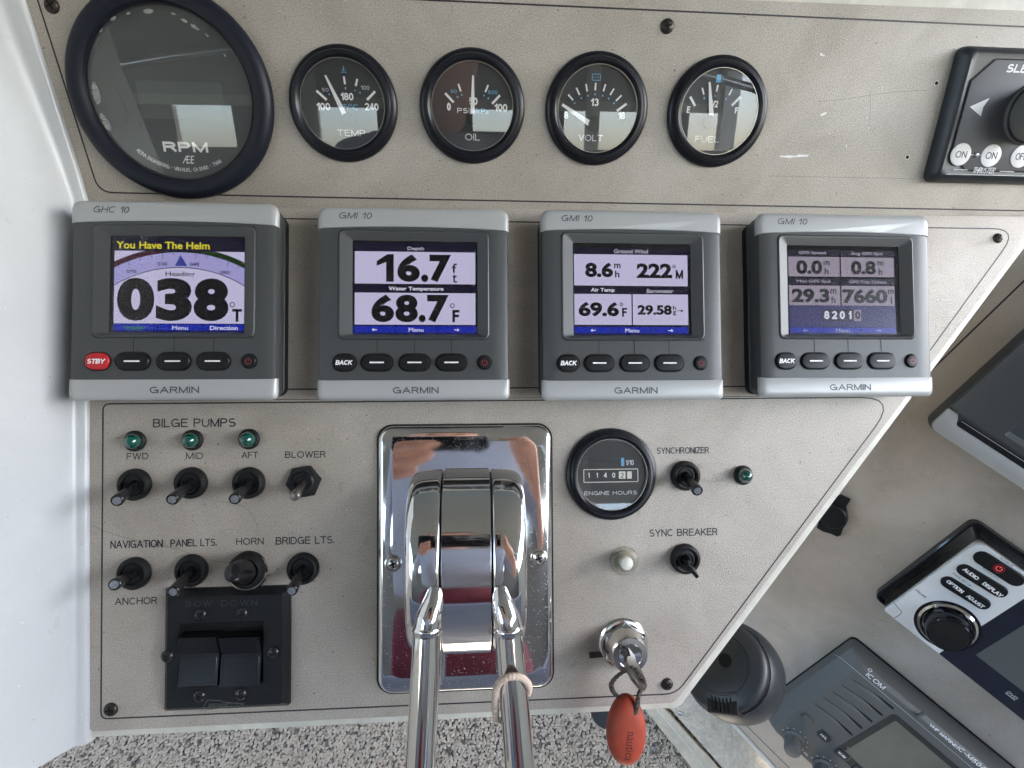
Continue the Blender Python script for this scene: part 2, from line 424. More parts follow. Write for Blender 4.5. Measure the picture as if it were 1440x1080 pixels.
GL = {        # plain grotesque capitals and figures: (advance width, strokes)
 'A': (.84, [[(0, 0), (.42, 1)], [(.42, 1), (.84, 0)], [(.14, .34), (.70, .34)]]),
 'B': (.70, [[(0, 0), (0, 1)], [(0, 1)] + _arc(.38, .76, .26, .24, 90, -90) + [(0, .52)], [(0, .52)] + _arc(.42, .26, .28, .26, 90, -90) + [(0, 0)]]),
 'C': (.82, [_arc(.43, .5, .43, .5, 48, 312, 18)]), 'D': (.76, [[(0, 0), (0, 1)], [(0, 1)] + _arc(.32, .5, .44, .5, 90, -90, 14) + [(0, 0)]]),
 'E': (.64, [[(0, 0), (0, 1)], [(0, 1), (.62, 1)], [(0, .53), (.57, .53)], [(0, 0), (.64, 0)]]), 'F': (.60, [[(0, 0), (0, 1)], [(0, 1), (.6, 1)], [(0, .52), (.52, .52)]]),
 'G': (.86, [_arc(.43, .5, .43, .5, 48, 335, 18), [(.84, .48), (.84, 0)], [(.48, .46), (.86, .46)]]), 'H': (.72, [[(0, 0), (0, 1)], [(.72, 0), (.72, 1)], [(0, .53), (.72, .53)]]),
 'I': (.0, [[(0, 0), (0, 1)]]), 'J': (.5, [[(.5, 1)] + _arc(.25, .26, .25, .26, 0, -180)]), 'K': (.72, [[(0, 0), (0, 1)], [(0, .35), (.68, 1)], [(.25, .56), (.72, 0)]]),
 'L': (.56, [[(0, 1), (0, 0)], [(0, 0), (.56, 0)]]), 'M': (.86, [[(0, 0), (0, 1)], [(0, 1), (.43, .02)], [(.43, .02), (.86, 1)], [(.86, 1), (.86, 0)]]),
 'N': (.72, [[(0, 0), (0, 1)], [(0, 1), (.72, 0)], [(.72, 0), (.72, 1)]]), 'O': (.9, [_arc(.45, .5, .45, .5, 0, 360, 24)]),
 'P': (.68, [[(0, 0), (0, 1)], [(0, 1)] + _arc(.40, .74, .27, .26, 90, -90) + [(0, .48)]]), 'R': (.72, [[(0, 0), (0, 1)], [(0, 1)] + _arc(.42, .75, .27, .25, 90, -90) + [(0, .5)], [(.44, .5), (.70, 0)]]),
 'S': (.68, [_arc(.34, .74, .29, .26, 35, 250, 12) + _arc(.34, .26, .34, .27, 75, -150, 14)]), 'T': (.72, [[(0, 1), (.72, 1)], [(.36, 1), (.36, 0)]]),
 'U': (.72, [[(0, 1)] + _arc(.36, .33, .36, .33, 180, 360, 14) + [(.72, 1)]]), 'V': (.78, [[(0, 1), (.39, 0)], [(.39, 0), (.78, 1)]]),
 'W': (1.1, [[(0, 1), (.27, 0)], [(.27, 0), (.55, 1)], [(.55, 1), (.83, 0)], [(.83, 0), (1.1, 1)]]), 'X': (.76, [[(0, 0), (.76, 1)], [(0, 1), (.76, 0)]]),
 'Y': (.76, [[(0, 1), (.38, .45)], [(.76, 1), (.38, .45)], [(.38, .45), (.38, 0)]]), 'Z': (.68, [[(0, 1), (.68, 1)], [(.68, 1), (0, 0)], [(0, 0), (.68, 0)]]),
 '0': (.56, [_arc(.28, .5, .28, .5, 0, 360, 20)]), '1': (.26, [[(0, .74), (.26, .98)], [(.26, 1), (.26, 0)]]), '2': (.56, [_arc(.28, .72, .28, .28, 170, -30, 10) + [(0, 0)], [(0, 0), (.56, 0)]]),
 '3': (.56, [_arc(.27, .75, .25, .25, 150, -85, 10), _arc(.27, .26, .29, .26, 85, -150, 12)]), '4': (.6, [[(.44, 0), (.44, 1)], [(.44, 1), (0, .3)], [(0, .3), (.6, .3)]]),
 '5': (.56, [[(.5, 1), (.1, 1)], [(.1, 1), (.04, .52)], [(.04, .5)] + _arc(.27, .32, .29, .32, 120, -150, 12)]), '6': (.56, [_arc(.28, .31, .28, .31, 0, 360, 18), [(.0, .34)] + _arc(.30, .55, .30, .45, 180, 50, 10)]),
 '7': (.54, [[(0, 1), (.54, 1)], [(.54, 1), (.2, 0)]]), '8': (.58, [_arc(.29, .75, .24, .25, 0, 360, 18), _arc(.29, .26, .29, .26, 0, 360, 18)]), '9': (.56, [_arc(.28, .69, .28, .31, 0, 360, 18), _arc(.26, .45, .30, .45, 0, -130, 10)]),
 '.': (.0, [[(0, 0), (0, .08)]]), '-': (.3, [[(0, .42), (.3, .42)]]), '/': (.4, [[(0, 0), (.4, 1)]]), ' ': (.26, []), ',': (.0, [[(0, .06), (-.05, -.1)]]),
}
def stroke_text(mb, s, cx, cy, w, h, z, rot=0, wt=.13, shear=0.0, spacing=1.0):
    x = 0; segs = []; gap = .26 * spacing
    for i, ch in enumerate(s):
        adv, st = GL[ch]
        segs += [[(x + px, py) for px, py in q_] for q_ in st]
        x += adv + (gap if i < len(s) - 1 else 0)
    W = x
    if w is None: w = W * h
    t = wt * h; sx = (w - t) / max(W, 1e-6) if W > 0 else 1; sy = h - t
    ca, sa = math.cos(rot), math.sin(rot)
    for k, q_ in enumerate(segs):
        P = []
        for (px, py) in q_:
            X = (px - W / 2) * sx + shear * (py - .5) * sy; Y = (py - .5) * sy
            P.append((cx + X * ca - Y * sa, cy + X * sa + Y * ca))
        if len(P) == 2:      # square ends
            d = (Vector(P[1]) - Vector(P[0])).normalized() * t * .5
            P = [tuple(Vector(P[0]) - d * .98), tuple(Vector(P[1]) + d * .98)]
        closed = len(P) > 4 and (Vector(P[0]) - Vector(P[-1])).length < 1e-4
        if closed: P = P[:-1]
        mb.strip(P, t, z + .006 * k, closed)
def add_text(mb, s, cx, cy, w, h, z, rot=0, bold=0.0, shear=0.0, spacing=1.0):
    if bold < .035 and all(c in GL for c in s):
        return stroke_text(mb, s, cx, cy, w, h, z, rot, .142 + bold * 3.2, shear, spacing)
    if 'M' in s and bold > 0:
        e = bold * .9 * h
        for k, (dx, dy) in enumerate(((-e, 0), (e, 0), (0, e))): add_text(mb, s, cx + dx, cy + dy, w - 2 * e if w else None, h - e, z + .004 * k, rot, 0.0, shear, spacing)
        return
    vs, fs, x0, x1, y0, y1 = text_mesh(s, bold, shear, spacing)
    if w is None: w = h * (x1 - x0) / (y1 - y0)
    ca, sa = math.cos(rot), math.sin(rot); out = []
    for v in vs:
        x = ((v[0] - x0) / (x1 - x0) - .5) * w; y = ((v[1] - y0) / (y1 - y0) - .5) * h
        out.append((cx + x * ca - y * sa, cy + x * sa + y * ca, z))
    mb.add(out, fs)

# ------------------------------------------------------------------ things
def props(o, label=None, cat=None, group=None, kind=None):
    if label: o['label'] = label
    if cat: o['category'] = cat
    if group: o['group'] = group
    if kind: o['kind'] = kind

class Thing:
    """an Empty on one of the panels; p() gives millimetres on it for a place in the view"""
    def __init__(s, name, F, px, py, label, cat, group=None, h=0.0, kind=None):
        s.F = F; s.o = F.loc(px, py, h)
        s.root = bpy.data.objects.new(name, None); C.objects.link(s.root)
        s.root.empty_display_size = .02
        s.root.matrix_world = F.mat(s.o.x, s.o.y, 0)
        props(s.root, label, cat, group, kind)
    def p(s, px, py, h=0.0): return s.F.loc(px, py, h) - s.o
    def P(s, px, py, h=0.0):
        q = s.p(px, py, h); return Vector((q.x, q.y, h))
    def box(s, x0, y0, x1, y1, h=0.0):
        xm, ym = (x0 + x1) / 2, (y0 + y1) / 2
        a, b = s.p(x0, ym, h), s.p(x1, ym, h); t, u = s.p(xm, y0, h), s.p(xm, y1, h)
        return (a + b) / 2, (b - a).length, (t - u).length
    def part(s, name, mb, mat, parent=None, **k):
        return mb.build(name, mat, parent if parent is not None else s.root, **k)
    def text(s, st, x0, y0, x1, y1, h, mat, parent=None, name='lettering', **k):
        c, w_, h_ = s.box(x0, y0, x1, y1, h)
        mb = MB(); add_text(mb, st, c.x, c.y, w_, h_, h, **k)
        return s.part(name, mb, mat, parent, smooth=False)

def copy_tree(o, parent=None):
    c = o.copy(); C.objects.link(c); c.parent = parent
    for ch in o.children: copy_tree(ch, c)
    return c

def screw_head(mb_head, mb_slot, x, y, z, r, ang=0.0):
    mb_head.lathe([(r, z - .3), (r, z + r * .1), (r * .86, z + r * .3), (r * .5, z + r * .44), (0.01, z + r * .48)], 20, MX((x, y, 0)))
    for a in (ang, ang + math.pi / 2):
        mb_slot.box(-r * .58, -r * .11, z + r * .3, r * .58, r * .11, z + r * .52, M=rotz(a, (x, y, 0)))
def add_screw(parent, x, y, z, r, ang=0.0, mat=None):
    a, b = MB(), MB(); screw_head(a, b, x, y, z, r, ang)
    o = a.build('screw', mat or M['darkmetal'], parent); b.build('cross_slot', M['hole'], o)
    return o

def cv(ox, oy, sc): return lambda x, y: (ox + x / sc, oy + y / sc)
def structure(name, mb, mat, F=None, label=None, **k):
    o = mb.build(name, mat, None, **k); o['kind'] = 'structure'
    if F is not None: o.matrix_world = F.mat()
    if label: o['label'] = label
    return o
def poly_px(F, pts, h=0.0): return [tuple(F.loc(x, y, h)) for x, y in pts]

# ------------------------------------------------------------------ THE SETTING: panels, wall, carpet
TB = 1.2
low_px = [(126, 293), (126, 1029), (949, 988.5), (1475, 293)]
mb = MB(); o_ = roundpoly(poly_px(HL, low_px), [0, 2.5, 9, 0]); mb.prism(o_, -TB, 0, .25)
helm = structure('helm_panel', mb, M['panel'], HL, 'speckled beige helm panel with black pinstripes')
mb = MB(); o_ = roundpoly(poly_px(HL, [(118, 293), (118, 1040), (956, 998), (1485, 293)]), [0, 2, 12, 0]); mb.prism(o_, -14, -TB - .02, 1.2)
mb.build('white_backing_board', M['cream'], helm)
mb = MB(); mb.prism(roundpoly(poly_px(HL, [(150, 300), (150, 1000), (930, 960), (1400, 300)]), 3), -150, -14.1)
mb.build('console_box', M['cream'], helm)

up_px = [(22, -40), (127, 283), (1600, 300), (1600, 21)]
mb = MB()
a0 = poly_px(HU, [(24, -40), (126.5, 293), (1600, 305), (1600, 21.2)])
mb.prism(a0, -TB, 0, .2)
upper = structure('gauge_panel', mb, M['panelU'], HU, 'upper beige gauge panel tilted toward the driver')
mb = MB(); mb.prism(poly_px(HU, [(-40, -140), (122, 293), (1620, 305), (1620, -60)]), -16, -TB - .02, .5)
mb.build('white_backing_board', M['cream'], upper)

def inkpath(F, parent, pts, r, wd=.85, h=.04, closed=True, name='pinstripe'):
    mb = MB(); mb.strip(roundpoly(poly_px(F, pts), r, 6) if closed else poly_px(F, pts), wd, h, closed)
    return mb.build(name, M['inkline'], parent, smooth=False)
inkpath(HU, upper, [(45, -25), (139, 270.5), (430, 277), (1020, 288.5), (1580, 299), (1580, 44)], [6, 9, 0, 0, 6, 6], .9)
inkpath(HL, helm, [(145, 568), (142, 1011), (951, 975.5), (1262, 558.5)], [4, 4, 16, 12], .85)
inkpath(HL, helm, [(150, 304), (150, 549), (1272, 542), (1432, 322)], [4, 4, 4, 9], .8)
mb = MB(); mb.strip(poly_px(HL, [(127, 563.5), (1280, 556)]), .35, .02)
mb.build('panel_seam', M['hole'], helm, smooth=False)

def px_text(F, parent, s, x0, y0, x1, y1, h, mat, **k):
    xm, ym = (x0 + x1) / 2, (y0 + y1) / 2
    a, b, t, u = F.loc(x0, ym, h), F.loc(x1, ym, h), F.loc(xm, y0, h), F.loc(xm, y1, h)
    c = (a + b) / 2; mb = MB(); add_text(mb, s, c.x, c.y, (b - a).length, (t - u).length, h, **k)
    return mb.build('lettering', mat, parent, smooth=False)
q = cv(110, 560, 3.692)
for s_, x0, y0, x1, y1 in (('BILGE PUMPS', 388, 105, 818, 150), ('FWD', 251, 284, 365, 318), ('MID', 560, 282, 649, 316), ('AFT', 848, 278, 934, 312),
                           ('BLOWER', 1074, 275, 1285, 309), ('NAVIGATION', 167, 737, 439, 777), ('PANEL LTS.', 478, 731, 720, 769), ('HORN', 820, 725, 963, 761),
                           ('BRIDGE LTS.', 1025, 718, 1330, 757), ('ANCHOR', 190, 1034, 411, 1071)):
    A, B = q(x0, y0), q(x1, y1)
    px_text(HL, helm, s_, A[0], A[1], B[0], B[1], .05, M['ink'])
q = cv(780, 580, 4.319)
for s_, x0, y0, x1, y1 in (('SYNCHRONIZER', 619, 211, 937, 250), ('SYNC BREAKER', 575, 706, 989, 750)):
    A, B = q(x0, y0), q(x1, y1)
    px_text(HL, helm, s_, A[0], A[1], B[0], B[1], .05, M['ink'])

for px, py, rad, F, par in ((73, 8, 3.9, HU, upper), (938, 37, 4.0, HU, upper), (1403, 335, 3.3, HL, helm), (156, 997.5, 4.0, HL, helm), (938, 962, 3.8, HL, helm)):
    q_ = F.loc(px, py); add_screw(par, q_.x, q_.y, 0, rad, random.uniform(0, 1.5))
# bare screw holes and paint chips right of the gauges
for px, py in ((1317, 117), (1276, 221)):
    c = HU.loc(px, py); mb = MB(); mb.prism(circ(1.1, 12, c.x, c.y), .0, .05); mb.build('screw_hole', M['hole'], upper, smooth=False)
    mb = MB(); mb.strip(circ(1.35, 14, c.x, c.y), .35, .06, True); mb.build('hole_rim', M['bootw'], upper, smooth=False)
q = cv(1080, 0, 3.858)
for pts in ([(282, 290), (292, 286), (296, 296), (312, 300), (300, 306), (286, 303)], [(282, 626), (300, 612), (320, 608), (315, 618), (292, 630)],
            [(62, 850), (72, 842), (88, 846), (112, 842), (150, 846), (166, 838), (222, 840), (216, 850), (150, 852), (118, 857), (86, 853)], [(425, 785), (429, 785), (427, 800), (423, 800)], [(546, 690), (552, 690), (550, 697), (546, 697)]):
    mb = MB(); mb.prism([tuple(HU.loc(*q(x, y), .05)) for x, y in pts], 0, .05); mb.build('paint_chip', M['wprint'], upper, smooth=False)
for pts in ([(270, 553), (420, 538), (560, 515), (700, 498), (860, 490)], [(555, 490), (556, 600), (550, 690), (590, 740)], [(0, 955), (300, 960), (800, 970)]):
    mb = MB(); mb.strip([tuple(HU.loc(*q(x, y), .05)) for x, y in pts], .12, .04); mb.build('scratch', M['darkmetal'], upper, smooth=False)
# fallen hairs
def hair(F, par, pts, wd=.13):
    P = [F.loc(x, y) for x, y in pts]; out = []
    for i in range(len(P) - 1):
        for k in range(6):
            t = k / 6; a, b, c, d = P[max(0, i - 1)], P[i], P[i + 1], P[min(len(P) - 1, i + 2)]
            v = .5 * ((2 * b) + (-a + c) * t + (2 * a - 5 * b + 4 * c - d) * t * t + (-a + 3 * b - 3 * c + d) * t ** 3)
            out.append((v.x, v.y, .25))
    mb = MB(); mb.tube(out, wd / 2, 5); return mb.build('stray_hair', M['darkmetal'], par)
hair(HL, helm, [(128, 737), (150, 748), (200, 762), (250, 772), (275, 782), (310, 790), (345, 790)])
hair(HL, helm, [(310, 705), (340, 711), (356, 725), (362, 742), (362, 752)])
hair(HU, upper, [(560, 278), (550, 268), (555, 262), (580, 258)], .1)

# white fibreglass wall on the left
mb = MB()
prof = [(.2, -14), (.2, -1), (-.2, 1.6), (-1.2, 2.6), (-4.2, 3.2), (-5.6, 3.8), (-6.6, 5.2), (-8.0, 9), (-34, 82), (-72, 190), (-110, 300), (-150, 300), (-110, 150), (-60, -14)]
rings = []
def stat(F, px, py, up):
    P = F.hit(px, py); return [tuple(P + F.X * a + HL.Z * b) for a, b in prof]
mid = (HL.Z + HU.Z).normalized()
SP = HL.hit(126, 1040) - HL.Y * 1.5
rings.append([tuple(SP + HL.X * a + HL.Z * b) for a, b in prof])
rings.append(stat(HL, 126, 1025, HL.Z)); rings.append(stat(HL, 126, 800, HL.Z)); rings.append(stat(HL, 126, 560, HL.Z)); rings.append(stat(HL, 126, 330, HL.Z))
def stat2(px, py, k):
    P = HU.hit(px, py); return [tuple(P + HU.X * (a * (1 + k) if a > -8.5 else a - 8 * k) + HU.Z * min(b, 9) + HL.Z * max(0, b - 9)) for a, b in prof]
rings.append(stat2(124, 281, 0)); rings.append(stat2(112, 238, .15)); rings.append(stat2(78, 130, .4)); rings.append(stat2(36, 0, .75)); rings.append(stat2(2, -110, 1))
mb.loft(rings)
wl = structure('white_side_wall', mb, M['white'], None, 'glossy white fibreglass wall at the left of the helm', angle=50)
wl.matrix_world = WORLD

# wing panel to the right, lower
wing_px = [(880, 852), (1042.6, 1026), (1190, 1184), (1640, 1500), (1640, 250), (1290, 300)]
mb = MB(); mb.prism(poly_px(HS, wing_px), -8, 0, .8)
wing = structure('wing_panel', mb, M['wing'], HS, 'brown beige wing panel lower right of the helm')
mb = MB(); mb.strip(poly_px(HS, [(1000, 970), (1049, 1019.5), (1110, 1080), (1200, 1172)]), .9, .04); mb.build('groove', M['ink'], wing, smooth=False)
mb = MB(); mb.strip(poly_px(HS, [(1480, 357), (1440, 395), (1385, 448), (1330, 501), (1300, 530)]), 1.3, .04); mb.build('groove', M['ink'], wing, smooth=False)
mb = MB(); mb.prism(poly_px(HS, [(870, 852), (1034, 1026), (1180, 1184), (1190, 1184), (1042, 1026), (880, 852)]), -12, .6, .8); mb.build('cream_edge', M['cream'], wing)

# loop pile carpet far below
HK = Frame((0.0, .10, 1), D=700)
mb = MB(); mb.prism(poly_px(HK, [(-260, 820), (-260, 1400), (1500, 1400), (1500, 820)]), -6, 0)
base = structure('carpet_backing', mb, plain('carpet_backing', (.07, .065, .06), .9), HK)
def carpet():
    vs, fs, mi = [], [], []
    rg = random.Random(3)
    p0, p1 = HK.loc(-60, 1170), HK.loc(1190, 940)
    nu, nv = 7, 3
    y = p0.y; row = 0
    pat = lambda x, y: math.sin(x * .21 + 1.3 * math.sin(y * .17)) * math.sin(y * .33 + x * .05) + .6 * math.sin(x * .9 + y * 1.1)
    while y < p1.y:
        x = p0.x + (row % 2) * 1.7
        while x < p1.x:
            cx, cy = x + rg.uniform(-1.2, 1.2), y + rg.uniform(-.9, .9)
            a = rg.gauss(.35, .6); L_, W_, H_ = rg.uniform(2.2, 3.0), rg.uniform(1.45, 2.0), rg.uniform(2.2, 3.6)
            o = len(vs); ca, sa = math.cos(a), math.sin(a); tl = rg.uniform(-.5, .5)
            for k in range(nv):
                ph = (k / nv) * math.pi / 2
                for i in range(nu):
                    t = 2 * math.pi * i / nu
                    X, Y, Z = L_ * math.cos(t) * math.cos(ph), W_ * math.sin(t) * math.cos(ph), H_ * math.sin(ph) + tl * math.cos(t)
                    vs.append(((cx + X * ca - Y * sa) * S, (cy + X * sa + Y * ca) * S, Z * S))
            vs.append((cx * S, cy * S, H_ * S))
            for k in range(nv - 1):
                for i in range(nu):
                    j = (i + 1) % nu; fs.append((o + k * nu + i, o + k * nu + j, o + (k + 1) * nu + j, o + (k + 1) * nu + i))
            for i in range(nu): fs.append((o + (nv - 1) * nu + i, o + (nv - 1) * nu + (i + 1) % nu, o + nv * nu))
            v = rg.random() + .14 * pat(cx, cy)
            m_ = 0 if v > .34 else (1 if v > .07 else 2)
            mi += [m_] * (nu * nv)
            x += rg.uniform(3.7, 4.7)
        y += 3.0; row += 1
    me = bpy.data.meshes.new('carpet_loops'); me.from_pydata(vs, [], fs); me.shade_smooth()
    for nm, c in (('carpet_cream', (.58, .515, .42)), ('carpet_grey', (.44, .385, .31)), ('carpet_charcoal', (.19, .165, .14))):
        me.materials.append(plain(nm, c, .95, bump=.6, bscale=1500, var=.2, vscale=300))
    me.polygons.foreach_set('material_index', mi); me.update()
    o = bpy.data.objects.new('carpet', me); C.objects.link(o); o.matrix_world = HK.mat()
    props(o, 'cream and charcoal loop pile carpet below the helm', 'carpet', kind='stuff')
carpet()

# cream moulding and clear sheet at the lower right
T = Thing('cream_moulding', HK, 960, 1040, 'cream moulded strip running down right below the red key float', 'moulding', h=12)
ps = [T.p(x, y, 12) for x, y in ((896, 985), (924, 985), (1075, 1150), (1028, 1150))]
mb = MB(); mb.prism([tuple(v) for v in ps], 0, 12, 3); T.part('strip', mb, M['creamb'])
mb = MB(); a, b = T.p(912, 985, 12.5), T.p(1052, 1150, 12.5); mb.tube([(a.x, a.y, 12), (b.x, b.y, 12)], 1.1, 8); T.part('bead', mb, M['cream'])
T = Thing('clear_sheet', HK, 1020, 1050, 'hazy clear plastic sheet over pale carpet beside the wing panel', 'sheet', h=10)
mb = MB(); mb.prism([tuple(T.p(x, y, 10)) for x, y in ((926, 978), (1078, 1150), (1260, 1200), (1130, 960), (960, 930))], 7, 9.5)
T.part('pane', mb, glass_mat('hazy_acrylic', dust=.8, rough=.3, gain=.3, haze=(.86, .79, .64)))
for (x, y, rad, mt) in ((957, 1004, 2.6, 'steel'), (922, 1055, 5.0, 'pewter')):
    if rad < 4:
        c = T.p(x, y, 11); mb = MB(); mb.lathe([(rad, 9.4), (rad, 10.2), (rad * .6, 11.3), (.01, 11.6)], 16, MX((c.x, c.y, 0))); T.part('screw', mb, M[mt])
T = Thing('snap_stud', HK, 922, 1055, 'small round pewter snap stud on carpet by the red float', 'snap', h=3)
mb = MB(); mb.lathe([(5.2, 0), (5.2, 3.4), (4.6, 4.2), (3.4, 4.4), (3.2, 5.6), (2.4, 6.6), (.01, 7.0)], 24); T.part('cap', mb, M['pewter'])

# ------------------------------------------------------------------ round gauges
def arcticks(T, segs, h, mat, name='tick_mark', wd=1.0):
    for (a, b, w_) in segs:
        A, B = T.p(*a, h), T.p(*b, h); mb = MB(); mb.line(A, B, w_ * wd, h, h + .12); T.part(name, mb, mat, smooth=False)
def needle(T, a, b, h, w0, w1, mat):
    A, B = T.p(*a, h), T.p(*b, h); d = (B - A).normalized(); n_ = Vector((-d.y, d.x)); mb = MB()
    mb.prism([tuple(A - n_ * w0 / 2), tuple(B - n_ * w1 / 2), tuple(B + n_ * w1 / 2), tuple(A + n_ * w0 / 2)], h, h + .5)
    return T.part('needle', mb, mat, smooth=False)
def small_gauge(px, py, label, F=HU, R0=31.0):
    T = Thing('panel_gauge', F, px, py, label, 'gauge', 'round black gauges in the upper panel', h=3)
    mb = MB(); k = R0 / 31.0
    mb.lathe([(31 * k, 0), (31 * k, 1.6), (30.3 * k, 2.8), (29.0 * k, 3.4), (28.4 * k, 3.5), (28.0 * k, 5.2), (27.2 * k, 6.0), (26.0 * k, 6.2), (25.2 * k, 5.6), (24.4 * k, 4.4), (24.1 * k, 3.3), (23.6 * k, 3.2), (23.6 * k, .7)], 64)
    T.part('bezel', mb, M['bezel'])
    mb = MB(); mb.prism(circ(23.8 * k, 48), 1.0, 2.2); T.part('dial_face', mb, M['dial'])
    mb = MB(); mb.stack([(circ(23.9 * k, 48), 4.0), (circ(23.9 * k, 48), 4.2)]); T.part('glass', mb, M['glass'])
    mb = MB(); mb.strip(circ(23.8 * k, 64),   .22, 4.3, True); T.part('glass_rim', mb, M['pewter'], smooth=False)
    return T
H = 2.4
q = cv(390, 40, 4.0)
T = small_gauge(482.5, 147, 'black TEMP gauge with its needle near 100, leftmost small gauge')
arcticks(T, [(q(220, 350), q(278, 402), 1.3), (q(374, 270), q(381, 314), 1.1), (q(450, 284), q(441, 324), 1.1), (q(550, 354), q(505, 402), 1.3)], H, M['wprint'])
arcticks(T, [(q(290, 366), q(294, 376), .8), (q(383, 330), q(384, 344), .8), (q(437, 346), q(436, 352), .8), (q(466, 358), q(464, 366), .8)], H, M['bprint'], 'blue_mark')
for s_, b_, m_ in (('100', (222, 418, 298, 460), 'wprint'), ('180', (357, 362, 428, 404), 'wprint'), ('240', (492, 420, 570, 462), 'wprint'), ('°F/°C', (355, 424, 452, 458), 'bprint'), ('50', (250, 335, 288, 355), 'gprint'), ('100', (470, 322, 518, 345), 'gprint'), ('TEMP', (338, 570, 496, 606), 'gprint')):
    T.text(s_, *q(b_[0], b_[1]), *q(b_[2], b_[3]), H, M[m_], bold=.02 if m_ == 'wprint' else 0)
arcticks(T, [(q(372, 212), q(372, 240), .5), (q(362, 232), q(382, 232), .3), (q(356, 246), q(390, 246), .3)], H, M['bprint'], 'thermometer_mark')
needle(T, q(386, 500), q(270, 264), 2.9, 3.0, 1.0, M['wprint'])
mb = MB(); c = T.p(*q(395, 510), 2); mb.lathe([(3.6, 2), (3.6, 3.2), (2.8, 3.5), (.01, 3.6)], 20, MX((c.x, c.y, 0))); T.part('needle_hub', mb, M['rubber'])

T = small_gauge(664.5, 150.5, 'black OIL pressure gauge with upright needle at 50')
arcticks(T, [(q(944, 364), q(992, 416), 1.3), (q(1018, 312), q(1032, 354), 1.0), (q(1186, 318), q(1170, 358), 1.0), (q(1252, 376), q(1208, 424), 1.3)], H, M['wprint'])
arcticks(T, [(q(1010, 382), q(1018, 390), .8), (q(1036, 370), q(1040, 378), .8), (q(1164, 374), q(1160, 382), .8), (q(1190, 388), q(1184, 398), .8)], H, M['bprint'], 'blue_mark')
for s_, b_, m_ in (('0', (954, 418, 976, 462), 'wprint'), ('50', (1078, 388, 1126, 430), 'wprint'), ('100', (1222, 424, 1294, 466), 'wprint'), ('PSI', (1012, 448, 1080, 476), 'wprint'), ('kPa', (1120, 450, 1190, 482), 'bprint'), ('90', (974, 344, 1010, 364), 'bprint'), ('600', (1186, 348, 1238, 370), 'bprint'), ('OIL', (1056, 592, 1140, 630), 'gprint')):
    T.text(s_, *q(b_[0], b_[1]), *q(b_[2], b_[3]), H, M[m_], bold=.02 if (m_ == 'wprint' and s_ != 'PSI') else 0)
needle(T, q(1098, 500), q(1101, 264), 2.9, 2.9, 1.0, M['wprint'])
mb = MB(); c = T.p(*q(1098, 512), 2); mb.lathe([(3.6, 2), (3.6, 3.2), (2.8, 3.5), (.01, 3.6)], 20, MX((c.x, c.y, 0))); T.part('needle_hub', mb, M['rubber'])

q = cv(740, 40, 4.0)
T = small_gauge(840, 154, 'black VOLT gauge with its needle resting at 8')
vt = [((236, 372), (264, 404)), ((282, 334), (300, 374)), ((336, 312), (343, 354)), ((391, 306), (388, 348)), ((446, 314), (434, 354)), ((494, 338), (472, 374)), ((536, 376), (504, 408)), ((564, 424), (510, 464))]
arcticks(T, [(q(*a), q(*b), 1.3 if i == 7 else .9) for i, (a, b) in enumerate(vt)], H, M['wprint'])
arcticks(T, [(q(x, y), q(x + 3, y + 9), .8) for x, y in ((270, 416), (308, 388), (346, 374), (386, 366), (428, 374), (462, 390), (492, 416))], H, M['bprint'], 'blue_mark')
for s_, b_, m_ in (('8', (214, 466, 236, 508), 'wprint'), ('13', (364, 394, 408, 436), 'wprint'), ('18', (518, 470, 556, 510), 'wprint'), ('VOLT', (294, 598, 430, 634), 'gprint')):
    T.text(s_, *q(b_[0], b_[1]), *q(b_[2], b_[3]), H, M[m_], bold=.02 if m_ == 'wprint' else 0)
mb = MB(); c = T.p(*q(395, 274), H); mb.strip(rr(4.8, 3.2, .2, 2, c.x, c.y), .3, H, True); mb.line((c.x - 1.4, c.y), (c.x - .4, c.y), .3, H, H + .05); mb.line((c.x + .5, c.y), (c.x + 1.5, c.y), .3, H, H + .05); T.part('battery_mark', mb, M['bprint'], smooth=False)
needle(T, q(354, 534), q(202, 428), 2.9, 3.2, 1.4, M['wprint'])
mb = MB(); c = T.p(*q(380, 540), 2); mb.lathe([(4.2, 2), (4.2, 3.2), (3.2, 3.5), (.01, 3.6)], 20, MX((c.x, c.y, 0))); T.part('needle_hub', mb, M['rubber'])

T = small_gauge(1010.5, 158, 'black FUEL gauge with needle left of half, rightmost round gauge')
arcticks(T, [(q(922, 384), q(950, 436), 1.4), (q(990, 334), q(999, 372), .9), (q(1078, 318), q(1070, 356), 1.0), (q(1158, 340), q(1140, 376), .9), (q(1206, 384), q(1156, 434), 1.4)], H, M['wprint'])
arcticks(T, [(q(1000, 386), q(1002, 398), .8), (q(1064, 374), q(1063, 384), .8), (q(1126, 390), q(1122, 402), .8)], H, M['bprint'], 'blue_mark')
for s_, b_, m_ in (('E', (904, 438, 922, 476), 'wprint'), ('1/2', (1036, 406, 1080, 444), 'wprint'), ('F', (1174, 444, 1194, 478), 'wprint'), ('FUEL', (950, 606, 1084, 640), 'gprint')):
    T.text(s_, *q(b_[0], b_[1]), *q(b_[2], b_[3]), H, M[m_], bold=.02 if m_ == 'wprint' else 0)
mb = MB(); c = T.p(*q(1083, 282), H); mb.prism(rr(3, 4.2, .4, 2, c.x, c.y), H, H + .05); mb.strip([(c.x + 1.6, c.y - 1.6), (c.x + 2.6, c.y - 1.4), (c.x + 2.6, c.y + 1.6)], .35, H + .04); T.part('pump_mark', mb, M['bprint'], smooth=False)
needle(T, q(1042, 520), q(1030, 302), 2.9, 3.2, 1.2, M['wprint'])
mb = MB(); c = T.p(*q(1030, 525), 2); mb.lathe([(4.2, 2), (4.2, 3.2), (3.2, 3.5), (.01, 3.6)], 20, MX((c.x, c.y, 0))); T.part('needle_hub', mb, M['rubber'])

